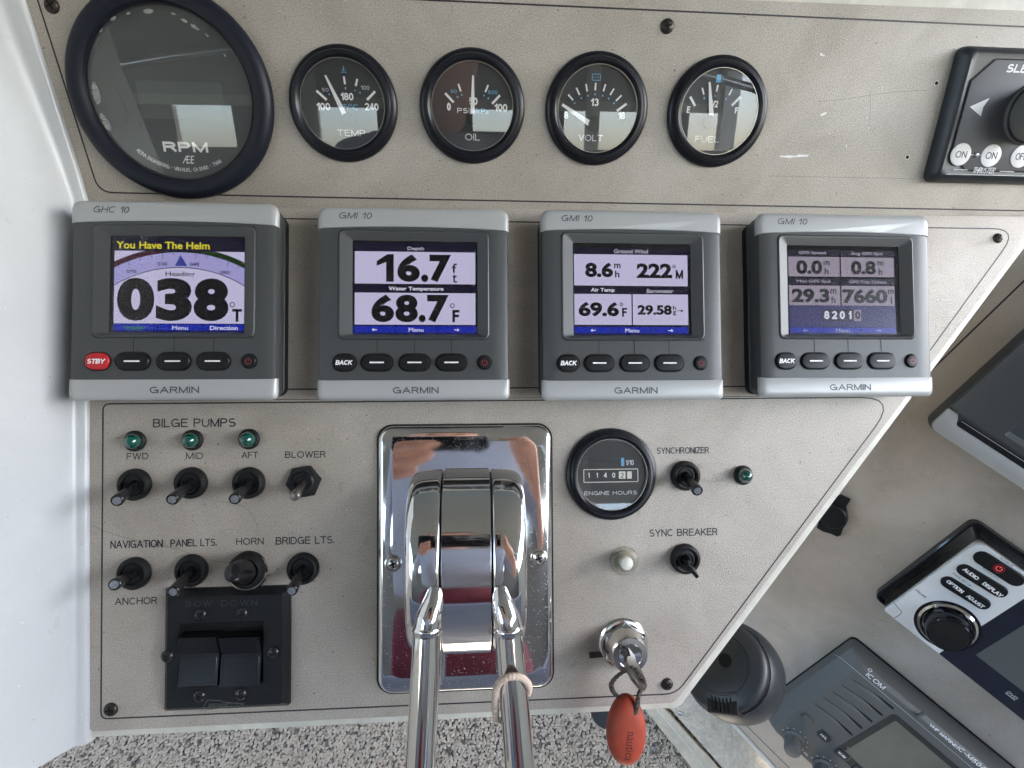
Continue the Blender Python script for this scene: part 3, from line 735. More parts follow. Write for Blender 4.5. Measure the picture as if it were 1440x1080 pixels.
# tachometer
T = Thing('tachometer', HU, 240, 134, 'large round navy RPM gauge with hazy glass at upper left', 'gauge', h=6)
mb = MB(); mb.lathe([(53.5, 0), (55, 1.5), (55.4, 4), (54.6, 6.6), (52.6, 8.2), (50, 8.7), (47.5, 8.2), (45.6, 7.0), (45.0, 5.4), (44.6, 3.2), (44.4, .8)], 80); T.part('bezel', mb, M['rpm_bezel'])
mb = MB(); mb.prism(circ(44.6, 64), .3, .8); T.part('dial_face', mb, M['rpmdial'])
mb = MB(); mb.prism(circ(44.8, 64), 4.4, 4.9); T.part('glass', mb, M['rpmglass'])
mb = MB(); mb.strip(circ(44.2, 64), .7, 5.1, True); T.part('gasket', mb, M['rubber'], smooth=False)
q = cv(80, 0, 3.724)
A, B = q(430, 430), q(870, 622)
c, w_, h_ = T.box(A[0], A[1], B[0], B[1], 1)
mb = MB(); mb.prism(rr(w_, h_, .8, 3, c.x, c.y), .8, 1.2); T.part('lcd_window', mb, M['lcd'])
T.text('RPM', *q(556, 744), *q(790, 796), 1.0, M['wprint'], bold=.034, spacing=1.1)
T.text('ÆE', *q(655, 816), *q(722, 856), 1.0, M['wprint'], shear=.3)
def arc_text(T, s_, c, rad, a0, a1, hh, z, mat):
    mb = MB(); n = len(s_)
    for i, ch in enumerate(s_):
        if ch == ' ': continue
        a = a0 + (a1 - a0) * i / (n - 1)
        add_text(mb, ch, c[0] + rad * math.cos(a), c[1] + rad * math.sin(a), None, hh if ch != '·' else hh * .25, z, a + math.pi / 2)
    return T.part('lettering', mb, mat, smooth=False)
arc_text(T, 'AETNA ENGINEERING · VAN NUYS, CA 91406 · 71444', (0, 0), 39.0, R(228), R(300), 2.2, 1.0, M['gprint'])
rg = random.Random(5)
for (x, y, s_) in ((480, 58, 1.8), (295, 98, 1.2), (665, 108, 1.3), (722, 142, 1.7), (785, 185, .8), (232, 160, .8), (205, 490, 3.6), (255, 640, 3.2), (880, 290, .7), (610, 72, .9), (375, 70, .9)):
    c = T.p(*q(x, y), 5.0); ang = math.atan2(c.y, c.x)
    pts = [(s_ * (.5 + .2 * rg.random()) * math.cos(t), s_ * (1.3 + .4 * rg.random()) * math.sin(t)) for t in [2 * math.pi * i / 10 for i in range(10)]]
    mb = MB(); mb.prism(pts, 4.92, 4.96, M=rotz(ang, (c.x, c.y, 0))); T.part('sealant_smear', mb, glass_mat('sealant_haze', dust=.38, rough=.4), smooth=False)

# engine hour meter
T = small_gauge(860.5, 667, 'black round ENGINE HOURS meter with digit counter left of SYNCHRONIZER', HL, 28.8)
T.root.name = 'hour_meter'; T.root['category'] = 'hour meter'; del T.root['group']
q = cv(780, 580, 4.319)
c, w_, h_ = T.box(*q(177, 345), *q(505, 422), 2.3)
mb = MB(); mb.strip(rr(w_, h_, .3, 2, c.x, c.y), .45, 2.5, True); T.part('counter_frame', mb, M['bootw'], smooth=False)
for i, (d, x) in enumerate(zip('11402', (208, 258, 308, 359, 410))):
    c, w_, h_ = T.box(*q(x - 20, 358), *q(x + 20, 402), 2.3)
    mb = MB(); mb.prism(rr(w_, h_, .3, 2, c.x, c.y), 2.1, 2.4); wl_ = T.part('counter_wheel', mb, M['bootw'] if i == 4 else M['vhfd'])
    T.text(d, *q(x - (3 if d == '1' else 9), 366), *q(x + (4 if d == '1' else 9), 396), 2.45, M['ink'] if i == 4 else M['wprint'], wl_)
c, w_, h_ = T.box(*q(440, 358), *q(468, 402), 2.3); mb = MB(); mb.prism(rr(w_, h_, .3, 2, c.x, c.y), 2.1, 2.4); T.part('counter_wheel', mb, M['bootw'])
T.text('ENGINE HOURS', *q(180, 477), *q(500, 500), 2.4, M['gprint'])
c, w_, h_ = T.box(*q(404, 276), *q(422, 325), 2.3); mb = MB(); mb.prism(rr(w_, h_, .1, 2, c.x, c.y), 2.1, 2.4); T.part('blue_mark', mb, M['bprint'])
T.text('1/10', *q(432, 288), *q(480, 320), 2.4, M['gprint'])

# ------------------------------------------------------------------ four marine displays
GW, GH, GZ = 110.0, 111.0, 21.0
def stadium(L_, r, seg=8):
    L2 = max(0.01, L_ / 2 - r)
    return [(L2 + r * math.cos(t), r * math.sin(t)) for t in [R(-90 + 180 * i / seg) for i in range(seg + 1)]] + \
           [(-L2 + r * math.cos(t), r * math.sin(t)) for t in [R(90 + 180 * i / seg) for i in range(seg + 1)]]
def shift(o, x, y): return [(a + x, b + y) for a, b in o]
def display(F, corners, label, model, back, pcol=1):
    (x0, y0, x1, y1) = corners
    a, b = F.loc(x0, y0, GZ), F.loc(x1, y1, GZ)
    W_, H_ = abs(b.x - a.x), abs(a.y - b.y); sc = (W_ / GW)
    T = Thing('marine_display', F, (x0 + x1) / 2, (y0 + y1) / 2, label, 'display', 'square marine displays in a row', h=GZ)
    sx, sy = W_ / GW, H_ / GH
    K = lambda pts: [(p[0] * sx, p[1] * sy) for p in pts]
    RB = rr(GW - .8, GH - .8, 5)
    mb = MB()
    lev = [(K(rr(GW - 2, GH - 5, 5)), 0), (K(rr(GW - 1.4, GH - 4, 5)), 6), (K(rr(GW - 2.6, GH - 4, 5)), 6.3), (K(rr(GW - 1.2, GH - 2, 5)), 8), (K(rr(GW - .8, GH - 1, 5)), GZ - 3.4), (K(rr(GW - 2.2, GH - 2, 5)), GZ - 1.2), (K(rr(GW - 6, GH - 5, 4.5)), GZ - .35), (K(rr(GW - 18, GH - 24, 4)), GZ), (K(rr(86.5, 63.2, 3, cx=.2, cy=10.6)), GZ)]
    mb.stack(lev, True, False); T.part('housing', mb, M['char'], angle=28)
    mb = MB(); mb.stack([(K(rr(GW - 1.0, GH - 4, 5)), .05), (K(rr(GW - .6, GH - 3.4, 5)), 4.6), (K(rr(GW - 1.6, GH - 4, 5)), 5.4)], True, True); T.part('back_ring', mb, M['rubber'])
    for nm, yy0, yy1 in (('top_trim', 43.0, GH / 2), ('bottom_trim', -GH / 2, -43.6)):
        top = nm == 'top_trim'; X = GW / 2
        def outl(d, e):
            if top:
                arc = [(X - d - (2 * (X - d)) * i / 12, yy0 + e + 1.5 * ((1 - (i / 6 - 1) ** 2))) for i in range(13)]
                arc = [(x_, y_ - 0.8) for x_, y_ in arc]
                r_ = 5; cor = [(-X + d + r_ - r_ * math.cos(R(t)), yy1 - d - r_ + r_ * math.sin(R(t))) for t in (0, 30, 60, 90)] + [(X - d - r_ + r_ * math.sin(R(t)), yy1 - d - r_ + r_ * math.cos(R(t))) for t in (0, 30, 60, 90)]
                return K(arc + cor)[::-1]
            r_ = 3; cor = [(X - d - r_ + r_ * math.cos(R(-t)), yy0 + d + r_ + r_ * math.sin(R(-t))) for t in (0, 30, 60, 90)] + [(-X + d + r_ - r_ * math.sin(R(t)), yy0 + d + r_ - r_ * math.cos(R(t))) for t in (0, 30, 60, 90)]
            return K([(-X + d, yy1 - e), (X - d, yy1 - e)] + cor)[::-1]
        mb = MB(); lv = [(outl(2.2, 0), 12.5), (outl(.1, 0), GZ - 4), (outl(0, 0), GZ - 2.4), (outl(.5, .15), GZ - .8), (outl(1.8, .5), GZ + .1), (outl(3.6, .8), GZ + .35)]
        if not top: lv = [(o_[::-1], z_) for o_, z_ in lv]
        else: lv = [(o_[::-1], z_) for o_, z_ in lv]
        mb.stack(lv); o = T.part(nm, mb, M['silver'], angle=40)
        mb = MB()
        if top: add_text(mb, model, -33.3 * sx, 50.0 * sy, 18.6 * sx, 3.6 * sy, GZ + .42, shear=.25)
        else: add_text(mb, 'GARMIN', .9 * sx, -49.8 * sy, 26 * sx, 3.7 * sy, GZ + .42, bold=.012)
        T.part('lettering', mb, M['trimtxt'], o, smooth=False)
    mb = MB()
    def barrel(w_, h_, r_, bu): return K([(p[0] + (1 if p[0] > 0 else -1) * bu * (1 - ((p[1]) / (h_ / 2)) ** 2) + .2, p[1] + 10.6) for p in rr(w_, h_, r_, 3)])
    mb.stack([(barrel(86, 62.6, 3, .3), GZ - .3), (barrel(86, 62.6, 3, .3), GZ + .3), (barrel(84.6, 61.2, 3, .3), GZ + .75), (barrel(83.8, 60.4, 2.5, .3), GZ + .65), (K(rr(72.6, 55, 1.2, 3, .5, 9.5)), GZ - 2.6), (K(rr(71.8, 54.2, 1, 3, .5, 9.5)), GZ - 2.7)], False, False)
    T.part('screen_bezel', mb, M['char'], angle=25)
    mb = MB(); mb.prism(K(rr(73, 55.4, .8, 2, .5, 9.5)), GZ - 3.6, GZ - 3.1); scr = T.part('screen', mb, M['gloss'])
    mb = MB(); mb.prism(K(rr(72.4, 54.8, .8, 2, .5, 9.5)), GZ - 2.62, GZ - 2.6); T.part('cover_glass', mb, M['scrglass'])
    z0 = GZ - 3.0
    yb = -34.0
    def button(x, L_, r_, mat, nm='button'):
        mb = MB(); mb.stack([(K(shift(stadium(L_ + 1.3, r_ + .65), x, yb)), GZ - .4), (K(shift(stadium(L_ + 1.2, r_ + .6), x, yb)), GZ + .12), (K(shift(stadium(L_ + .1, r_ + .05), x, yb)), GZ + .14)], False, False)
        T.part('button_surround', mb, M['hole'])
        mb = MB(); mb.stack([(K(shift(stadium(L_, r_), x, yb)), GZ - .4), (K(shift(stadium(L_ - .1, r_ - .05), x, yb)), GZ + .9), (K(shift(stadium(L_ - 1.0, r_ - .5), x, yb)), GZ + 1.5), (K(shift(stadium(L_ - 3.4, r_ - 1.7), x, yb)), GZ + 1.65)])
        return T.part(nm, mb, mat)
    b0 = button(-39.3, 12.8, 4.7, M['red_btn'] if back == 'STBY' else M['btn'])
    mb = MB(); add_text(mb, back, -39.3 * sx, yb * sy, 9.2 * sx, 2.7 * sy, GZ + 1.7, shear=.2, bold=.03); T.part('lettering', mb, M['wprint'], b0, smooth=False)
    for x in (-21.0, .3, 21.3):
        b_ = button(x, 17.6, 4.7, M['btn'])
        mb = MB(); mb.prism(K(rr(8.2, .85, .3, 2, x, yb)), GZ + 1.6, GZ + 1.72); T.part('button_mark', mb, M['wprint'], b_, smooth=False)
        mb = MB(); mb.strip(K([(x, yb + 4.9), (x, -22.4), (x - .9 * pcol, -20.2), (x - .9 * pcol, -19.6)]), .28, GZ + .2); T.part('leader_line', mb, M['hole'], smooth=False)
    p_ = button(40.3, 7.6, 3.8, M['btn'], 'power_button')
    mb = MB(); mb.strip(K([(40.3 + 1.5 * math.cos(R(t)), yb - .1 + 1.5 * math.sin(R(t))) for t in range(125, 416, 24)]), .4, GZ + 1.7); mb.line(K([(40.3, yb + .1)])[0], K([(40.3, yb + 1.9)])[0], .4, GZ + 1.66, GZ + 1.7); T.part('power_mark', mb, M['pwr'], p_, smooth=False)
    return T, scr, sx, sy, z0

class Screen:
    """draws on the lit screen in the pixels of a crop; rect is the screen's rectangle there"""
    def __init__(s, T, scr, sx, sy, z0, rect):
        s.T, s.scr, s.sx, s.sy, s.z, s.r = T, scr, sx, sy, z0, rect; s.k = 0
    def c(s, x, y):
        r = s.r; u, v = (x - r[0]) / (r[2] - r[0]), (y - r[1]) / (r[3] - r[1])
        return ((-35.3 + u * 71.7) * s.sx, (36.5 - v * 54.0) * s.sy)
    def rect(s, x0, y0, x1, y1, mat, lay=0, name='screen_field'):
        a, b = s.c(x0, y0), s.c(x1, y1); z = s.z + .03 * lay
        mb = MB(); mb.add([(a[0], b[1], z), (b[0], b[1], z), (b[0], a[1], z), (a[0], a[1], z)], [(0, 1, 2, 3)])
        return s.T.part(name, mb, SC[mat], s.scr, smooth=False)
    def text(s, st, x0, y0, x1, y1, mat='blk', lay=3, **k):
        if 'bold' not in k: k['bold'] = .022
        a, b = s.c(x0, y0), s.c(x1, y1); mb = MB()
        add_text(mb, st, (a[0] + b[0]) / 2, (a[1] + b[1]) / 2, b[0] - a[0], a[1] - b[1], s.z + .03 * lay, **k)
        return s.T.part('screen_lettering', mb, SC[mat], s.scr, smooth=False)
    def strip(s, pts, w_, mat, lay=2, closed=False, name='screen_mark'):
        mb = MB(); mb.strip([s.c(*p) for p in pts], w_, s.z + .03 * lay, closed); return s.T.part(name, mb, SC[mat], s.scr, smooth=False)
    def poly(s, pts, mat, lay=2, name='screen_mark'):
        mb = MB(); mb.add([(*s.c(*p), s.z + .03 * lay) for p in pts], [tuple(range(len(pts)))[::-1]]); return s.T.part(name, mb, SC[mat], s.scr, smooth=False)
    def deg(s, x, y, r, mat='blk'):
        s.strip([(x + r * math.cos(t), y + r * math.sin(t)) for t in [2 * math.pi * i / 14 for i in range(14)]], .45, mat, 3, True, 'degree_mark')
    def softbar(s, y0, y1, xs, labels, mat='wh'):
        s.rect(xs[0], y0, xs[-1], y1, 'blue2', 1, 'soft_key_bar')
        for i in range(3): s.rect(xs[i] + 3, y0 + (y1 - y0) * .12, xs[i + 1] - 3, y1 - (y1 - y0) * .22, 'blue', 2, 'soft_key_label')
        for (t, x0, x1) in labels:
            ym = (y0 + y1) / 2
            if t in '<>':
                d = -1 if t == '<' else 1; xm = (x0 + x1) / 2
                s.strip([(xm - d * 12, ym), (xm + d * 8, ym)], .55, mat, 3); s.poly([(xm + d * 14, ym), (xm + d * 4, ym - 9), (xm + d * 4, ym + 9)][::d], mat, 3)
            else: s.text(t, x0, ym - 10, x1, ym + 10, 'lgrn' if t == 'Engage' else mat, bold=.02)

# 1 heading display
T, scr, sx, sy, z0 = display(HL, (100, 281, 390, 563), 'display with red STBY button and heading 038, leftmost of four', 'GHC 10', 'STBY', -1)
D_ = Screen(T, scr, sx, sy, z0, (245, 230, 883, 697))
D_.rect(262, 300, 880, 660, 'bg', 0); D_.rect(256, 236, 880, 303, 'navy', 1)
D_.text('You Have The Helm', 270, 257, 712, 293, 'yel', bold=.02)
cxx, cyy = 572, 968
def arcp(rad, x0, x1, n=16):
    a0, a1 = math.asin(max(-1, min(1, (x0 - cxx) / rad))), math.asin(max(-1, min(1, (x1 - cxx) / rad)))
    return [(cxx + rad * math.sin(a0 + (a1 - a0) * i / n), cyy - rad * math.cos(a0 + (a1 - a0) * i / n)) for i in range(n + 1)]
def band(r0, r1, x0, x1, mat, lay):
    A, B = arcp(r0, x0, x1), arcp(r1, x0, x1)
    for i in range(len(A) - 1):
        pass
    mb = MB(); n = len(A); z = z0 + .03 * lay
    clip = lambda p: D_.c(p[0], max(303, p[1]))
    mb.add([(*clip(p), z) for p in A] + [(*clip(p), z) for p in B], [(i, i + 1, n + i + 1, n + i) for i in range(n - 1)])
    T.part('compass_band', mb, SC[mat], scr, smooth=False)
band(586, 662, 262, 880, 'shade', 1)
band(660, 686, 262, 482, 'redd', 2); band(660, 686, 482, 678, 'blk', 2); band(660, 686, 678, 880, 'grn', 2)
D_.strip(arcp(586, 262, 880), .42, 'blk', 3)
for x, ln in ((330, 22), (382, 12), (435, 12), (487, 22), (540, 12), (648, 22), (700, 12), (752, 12), (803, 22), (852, 14), (283, 12)):
    a = math.asin((x - cxx) / 655); D_.strip([(cxx + r_ * math.sin(a), cyy - r_ * math.cos(a)) for r_ in (658, 658 - ln)], .3, 'blk', 3)
D_.poly([(548, 375), (606, 375), (573, 321)], 'tri', 4, 'heading_marker')
for t_, a in (('015', (320, 396, 366, 412)), ('030', (466, 357, 511, 374)), ('045', (619, 357, 664, 374)), ('060', (764, 396, 809, 412))): D_.text(t_, *a, 'blk', bold=.02)
D_.text('Heading', 503, 402, 642, 432, 'blk', bold=.01)
for ch, a, b in (('0', 277, 452), ('3', 460, 630), ('8', 638, 805)): D_.text(ch, a, 434, b, 643, 'blk', bold=.055)
D_.deg(823, 562, 11); D_.text('T', 823, 583, 870, 645, 'blk', bold=.02)
D_.softbar(655, 697, (262, 468, 682, 880), (('Engage', 313, 412), ('Menu', 538, 613), ('Direction', 717, 850)))

# 2 depth and water temperature
T, scr, sx, sy, z0 = display(HL, (447, 290, 718, 563), 'display reading depth 16.7 over water temperature 68.7', 'GMI 10', 'BACK', 0)
D_ = Screen(T, scr, sx, sy, z0, (262, 228, 880, 693))
D_.rect(270, 280, 870, 441, 'bg', 1); D_.rect(270, 486, 870, 645, 'bg', 1); D_.rect(264, 236, 874, 280, 'navy', 1); D_.rect(264, 448, 874, 484, 'navy', 1)
D_.text('Depth', 530, 254, 613, 277, 'gr'); D_.text('Water Temperature', 437, 455, 710, 480, 'wh')
for ch, a, b in (('1', 378, 462), ('6', 480, 592), ('.', 598, 634), ('7', 640, 748)): D_.text(ch, a, 393 if ch == '.' else 293, b, 431, 'blk', bold=.05)
D_.text('f', 752, 337, 778, 384, 'blk', bold=.01); D_.text('t', 754, 390, 778, 434, 'blk', bold=.01)
for ch, a, b in (('6', 352, 464), ('8', 470, 582), ('.', 586, 620), ('7', 628, 736)): D_.text(ch, a, 595 if ch == '.' else 495, b, 633, 'blk', bold=.05)
D_.deg(754, 549, 10); D_.text('F', 754, 570, 790, 632, 'blk', bold=.02)
D_.softbar(648, 693, (264, 470, 674, 876), (('<', 350, 386), ('Menu', 536, 610), ('>', 758, 792)))

# 3 wind and barometer
T, scr, sx, sy, z0 = display(HL, (761, 294, 1020, 563), 'display reading wind 8.6 and 222, air 69.6 and barometer', 'GMI 10', 'BACK', 1)
D_ = Screen(T, scr, sx, sy, z0, (266, 240, 856, 700))
D_.rect(270, 295, 841, 452, 'bg', 1); D_.rect(270, 494, 555, 648, 'bg', 1); D_.rect(561, 494, 841, 648, 'bg', 1)
D_.rect(270, 262, 841, 294, 'navy', 1); D_.rect(270, 458, 555, 492, 'navy', 1); D_.rect(561, 458, 841, 492, 'navy', 1)
D_.text('Ground Wind', 470, 268, 641, 289, 'gr'); D_.text('Air Temp', 352, 464, 471, 488, 'wh'); D_.text('Barometer', 633, 467, 768, 487, 'gr')
D_.text('8.6', 325, 336, 464, 410, 'blk', bold=.045); D_.text('m', 470, 341, 502, 364, 'blk'); D_.text('h', 474, 377, 496, 410, 'blk')
D_.text('222', 583, 338, 762, 412, 'blk', bold=.045); D_.deg(772, 352, 7); D_.text('M', 780, 370, 818, 414, 'blk', bold=.02)
D_.text('69.6', 291, 534, 492, 607, 'blk', bold=.045); D_.deg(504, 545, 7); D_.text('F', 507, 563, 532, 607, 'blk', bold=.02)
D_.text('29.58', 585, 548, 758, 598, 'blk', bold=.045); D_.text('h', 763, 550, 779, 572, 'blk'); D_.text('g', 763, 577, 779, 600, 'blk')
D_.strip([(784, 576), (808, 576)], .4, 'blk', 3); D_.poly([(818, 576), (804, 569), (804, 583)], 'blk', 3)
D_.softbar(655, 697, (268, 460, 652, 842), (('<', 346, 380), ('Menu', 522, 592), ('>', 734, 766)))

# 4 speed and odometer
T, scr, sx, sy, z0 = display(HL, (1066, 299, 1315, 558), 'display reading speed 0.0 and odometer 82010, rightmost of four', 'GMI 10', 'BACK', 1)
D_ = Screen(T, scr, sx, sy, z0, (316, 250, 882, 693))
D_.rect(322, 548, 862, 656, 'indigo', 0)
for x0, x1 in ((322, 580), (587, 858)):
    D_.rect(x0, 306, x1, 405, 'bg3', 1); D_.rect(x0, 450, x1, 549, 'bg3', 1); D_.rect(x0, 272, x1, 302, 'navy', 1); D_.rect(x0, 413, x1, 447, 'navy', 1)
for t_, a in (('GPS Speed', (376, 278, 512, 297)), ('Avg GPS Spd', (638, 279, 800, 299)), ('Max GPS Spd', (362, 421, 530, 440)), ('GPS Trip Odom', (627, 423, 816, 441))): D_.text(t_, *a, 'dim')
D_.text('0.0', 361, 324, 492, 393, 'blk', bold=.045); D_.text('m', 499, 326, 530, 348, 'navy'); D_.text('h', 503, 360, 523, 394, 'navy')
D_.text('0.8', 637, 324, 764, 393, 'blk', bold=.045); D_.text('m', 772, 326, 804, 348, 'navy'); D_.text('h', 778, 360, 797, 394, 'navy')
D_.text('29.3', 336, 466, 525, 537, 'blk', bold=.045); D_.text('m', 530, 468, 561, 490, 'navy'); D_.text('h', 535, 503, 555, 537, 'navy')
D_.text('7660', 592, 466, 820, 539, 'blk', bold=.045); D_.text('m', 823, 468, 855, 490, 'navy'); D_.text('i', 836, 503, 845, 540, 'navy')
for i, ch in enumerate('82010'):
    x = 490 + i * 39.2; D_.rect(x, 570, x + 37, 627, 'bg3' if i == 4 else 'lav', 1, 'odometer_digit'); D_.text(ch, x + (13 if ch == '1' else 6), 577, x + (27 if ch == '1' else 33), 618, 'blk' if i == 4 else 'wh', bold=.03)
D_.softbar(657, 692, (322, 492, 680, 862), (('<', 386, 418), ('Menu', 554, 624), ('>', 756, 786)), 'gr')

# ------------------------------------------------------------------ indicator lamps, toggles
def lamp(px, py, tx, ty, label, group='green indicator lamps'):
    T = Thing('indicator_lamp', HL, px, py, label, 'indicator lamp', group)
    mb = MB(); mb.lathe([(6.2, 0), (6.2, 1.2), (5.4, 2.2), (4.6, 2.3)], 28); T.part('bezel', mb, M['rubber'])
    e = T.P(tx, ty, 9); mb = MB(); mt = MX((0, 0, 1.0), e - Vector((0, 0, 1)))
    mb.lathe([(4.5, 0), (4.5, 2.6), (4.3, 5), (3.7, 6.8), (2.4, 8.2), (1.2, 8.7), (.01, 8.85)], 24, mt); T.part('lens', mb, M['green'])
q = cv(110, 560, 3.692)
lamp(*q(297, 222), *q(268, 224), 'green indicator lamp above FWD, first under BILGE PUMPS')
lamp(*q(596, 217), *q(567, 220), 'green indicator lamp above MID, between FWD and AFT lamps')
lamp(*q(889, 212), *q(866, 216), 'green indicator lamp above AFT and its switch')
q2 = cv(780, 580, 4.319)
lamp(*q2(1142, 380), *q2(1172, 388), 'lone green indicator lamp right of the SYNCHRONIZER switch')

def toggle(base, tip, label, kind='bat', h=24, group='black toggle switches'):
    T = Thing('toggle_switch', HL, *base, label, 'toggle switch', group)
    mb = MB()
    if kind == 'hex':
        hexo = circ(10.4, 6, a0=.15); mb.prism(hexo, 0, 3.6, .8)
    else: mb.lathe([(9.0, 0), (9.4, .6), (9.3, 3.2), (8.6, 4.4), (7.4, 4.9), (6.4, 4.4), (6.1, 3.2), (6.1, 1.0)], 36)
    T.part('ring_nut', mb, M['rubber'])
    mb = MB(); mb.lathe([(7.0 if kind != 'hex' else 6.6, 3.6 if kind == 'hex' else 1.5), (5.8, 4.6 if kind == 'hex' else 3.2), (4.6, 4.6 if kind == 'hex' else 3.4), (4.2, 2.6), (.01, 2.4)], 28); T.part('bushing', mb, M['blk'])
    e = T.P(*tip, h); s_ = Vector((0, 0, 1.5)); d = e - s_; L_ = d.length; mt = MX(s_, d); mb = MB()
    if kind == 'hex':
        mb.lathe([(2.0, 0), (2.1, L_ * .4), (2.9, L_ * .8), (3.0, L_ * .92), (2.4, L_ * .99), (.01, L_ * 1.02)], 20, mt); T.part('lever', mb, M['pewter'])
    elif kind == 'flat':
        mb.lathe([(3.2, 0), (3.0, L_ * .5), (2.6, L_ * .62)], 20, mt, cap1=True)
        mb.stack([(rr(4.5, 4.5, 1.5, 2), L_ * .5), (rr(8.4, 3.0, .8, 2), L_ * .72), (rr(9.6, 2.2, .6, 2), L_)], M=mt); T.part('lever', mb, M['bat'])
    else:
        mb.lathe([(3.0, 0), (2.7, L_ * .3), (3.0, L_ * .7), (3.35, L_ * .93), (3.3, L_ * .985), (2.9, L_)], 22, mt, cap1=True); lv = T.part('lever', mb, M['bat'])
        mb = MB(); mb.lathe([(2.3, L_ - .1), (2.2, L_ + .25), (.01, L_ + .35)], 18, mt); T.part('lever_tip', mb, M['tip'], lv)
    return T
toggle(q(302, 446), q(200, 533), 'black toggle switch below FWD with clear tip')
toggle(q(593, 438), q(487, 527), 'black toggle switch below MID, middle of the upper row')
toggle(q(892, 438), q(812, 524), 'black toggle switch below AFT with clear tip')
toggle(q(1174, 432), q(1122, 516), 'toggle switch under BLOWER with hexagonal nut and bare metal lever', 'hex', 20)
toggle(q(300, 905), q(187, 968), 'black toggle switch between NAVIGATION and ANCHOR')
toggle(q(596, 890), q(492, 1006), 'black toggle switch below PANEL LTS. overlapping the bow switch plate')
toggle(q(1172, 880), q(1107, 1000), 'black toggle switch below BRIDGE LTS. at the row end')
toggle(q2(787, 382), q2(868, 476), 'black toggle switch under SYNCHRONIZER leaning down right')
toggle(q2(787, 885), q2(838, 968), 'black flat-ended toggle switch under SYNC BREAKER', 'flat', 20)

T = Thing('horn_button', HL, *q(885, 895), 'black push button under HORN with worn chrome collar', 'push button')
mb = MB(); mb.lathe([(11.6, 0), (11.8, 2), (10.8, 3.6), (9.6, 4)], 40); T.part('collar', mb, M['steel'])
mb = MB(); mb.lathe([(10.8, .5), (10.6, 5.0), (9.6, 6.4), (7.8, 7.0), (7.2, 5.5), (7.2, 3)], 40, MX((.3, 1.2, 0))); T.part('boot_ring', mb, M['rubber'])
e = T.P(*q(800, 905), 22); mt = MX((0, 0, 2), e - Vector((0, 0, 2))); L_ = (e - Vector((0, 0, 2))).length
mb = MB(); mb.lathe([(7.4, 0), (7.2, L_ * .5), (6.0, L_ * .6), (5.4, L_ * .9), (4.4, L_ * .99), (2.5, L_ * 1.03), (.01, L_ * 1.05)], 28, mt); T.part('plunger', mb, M['bat'])

T = Thing('breaker_button', HL, *q2(418, 898), 'clear rubber capped breaker button with white tip, left of SYNC BREAKER switch', 'breaker button')
e = T.P(*q2(440, 920), 14); mt = MX((0, 0, 0), e)
mb = MB(); mb.lathe([(8.8, 0), (9.0, 1.0), (8.4, 2.4), (7.4, 3.0), (6.6, 3.6), (5.6, 6.0), (4.6, 9.0), (4.2, 11.5)], 36, MX((0, 0, 0), Vector((e.x * .45, e.y * .45, e.z)))); T.part('clear_boot', mb, M['clear'])
mb = MB(); mb.lathe([(6.4, .2), (6.2, 2.2), (3.4, 2.4)], 24); T.part('collar', mb, M['bootg'])
mb = MB(); L_ = e.length; mb.lathe([(3.8, 1), (3.9, L_ * .85), (3.6, L_ * .97), (1.6, L_ * 1.02), (.01, L_ * 1.03)], 24, mt); T.part('push_cap', mb, M['bootw'])

# ------------------------------------------------------------------ bow trim switch plate
q3 = cv(110, 810, 3.512)
T = Thing('trim_switch_plate', HL, 316, 915, 'square black BOW DOWN switch plate with two rocker switches', 'switch plate', h=6)
ob = [tuple(T.p(x, y, 6)) for x, y in ((229.5, 835), (401, 828), (403, 995), (228.5, 1003))]
ctr, w_, h_ = T.box(229, 832, 402, 999, 6)
RX = lambda d, r: rr(w_ - 2 * d, h_ - 2 * d, r, 3, ctr.x, ctr.y)
rc, rw, rh = T.box(*q3(497, 235), *q3(912, 540), 6)
mb = MB(); mb.stack([(RX(-1.2, 1.5), 0), (RX(-1.0, 1.5), 1.6), (RX(2.4, 1.0), 6), (rr(rw + 1.5, rh + 2, .8, 3, rc.x, rc.y), 6), (rr(rw, rh, .5, 3, rc.x, rc.y), 5.6), (rr(rw, rh, .5, 3, rc.x, rc.y), .5)], True, True)
T.part('plate', mb, M['blk'], angle=20)
for (x0, x1) in ((490, 690), (696, 900)):
    c, rw_, _ = T.box(*q3(x0, 290), *q3(x1, 540), 8)
    ya, yb_, ym = T.p(*q3((x0 + x1) / 2, 296), 8).y, T.p(*q3((x0 + x1) / 2, 538), 7).y, T.p(*q3((x0 + x1) / 2, 397), 9).y
    X0, X1 = c.x - rw_ / 2 + .3, c.x + rw_ / 2 - .3
    mb = MB()
    prof_ = [(ya, .8), (yb_, .8), (yb_, 8.2), (ym, 5.6), (ya, 10.5)]
    mb.loft([[(X0, y, z) for y, z in prof_], [(X1, y, z) for y, z in prof_]])
    rk = T.part('rocker', mb, M['rocker'], angle=5)
    for (yy0, zz0, yy1, zz1) in ((ya, 10.5, ym, 5.6), (ym, 5.6, yb_, 8.2)):
        mb = MB(); A = Vector((X0, yy0, zz0)); B = Vector((X0, yy1, zz1)); dv = (B - A).normalized(); nn = Vector((1, 0, 0)).cross(dv); nn = nn if nn.z > 0 else -nn
        o2 = rr(X1 - X0 - 2.2, (B - A).length - 2.4, 1.6, 4); cc = (A + B) / 2 + Vector(((X1 - X0) / 2, 0, 0))
        mm_ = Matrix((Vector((1, 0, 0)), -dv, nn)).transposed().to_4x4(); mm_.translation = cc
        mb.stack([(o2, .02), (inset(o2, .25), .22)], M=mm_); T.part('rocker_pad', mb, M['rocker'], rk, angle=20)
for (x, y) in ((604, 190), (809, 185), (440, 397), (964, 376), (598, 592), (803, 582)):
    c = T.p(*q3(x, y), 6); add_screw(T.root, c.x, c.y, 6, 3.6, random.uniform(0, 1.5), M['scrblk'])
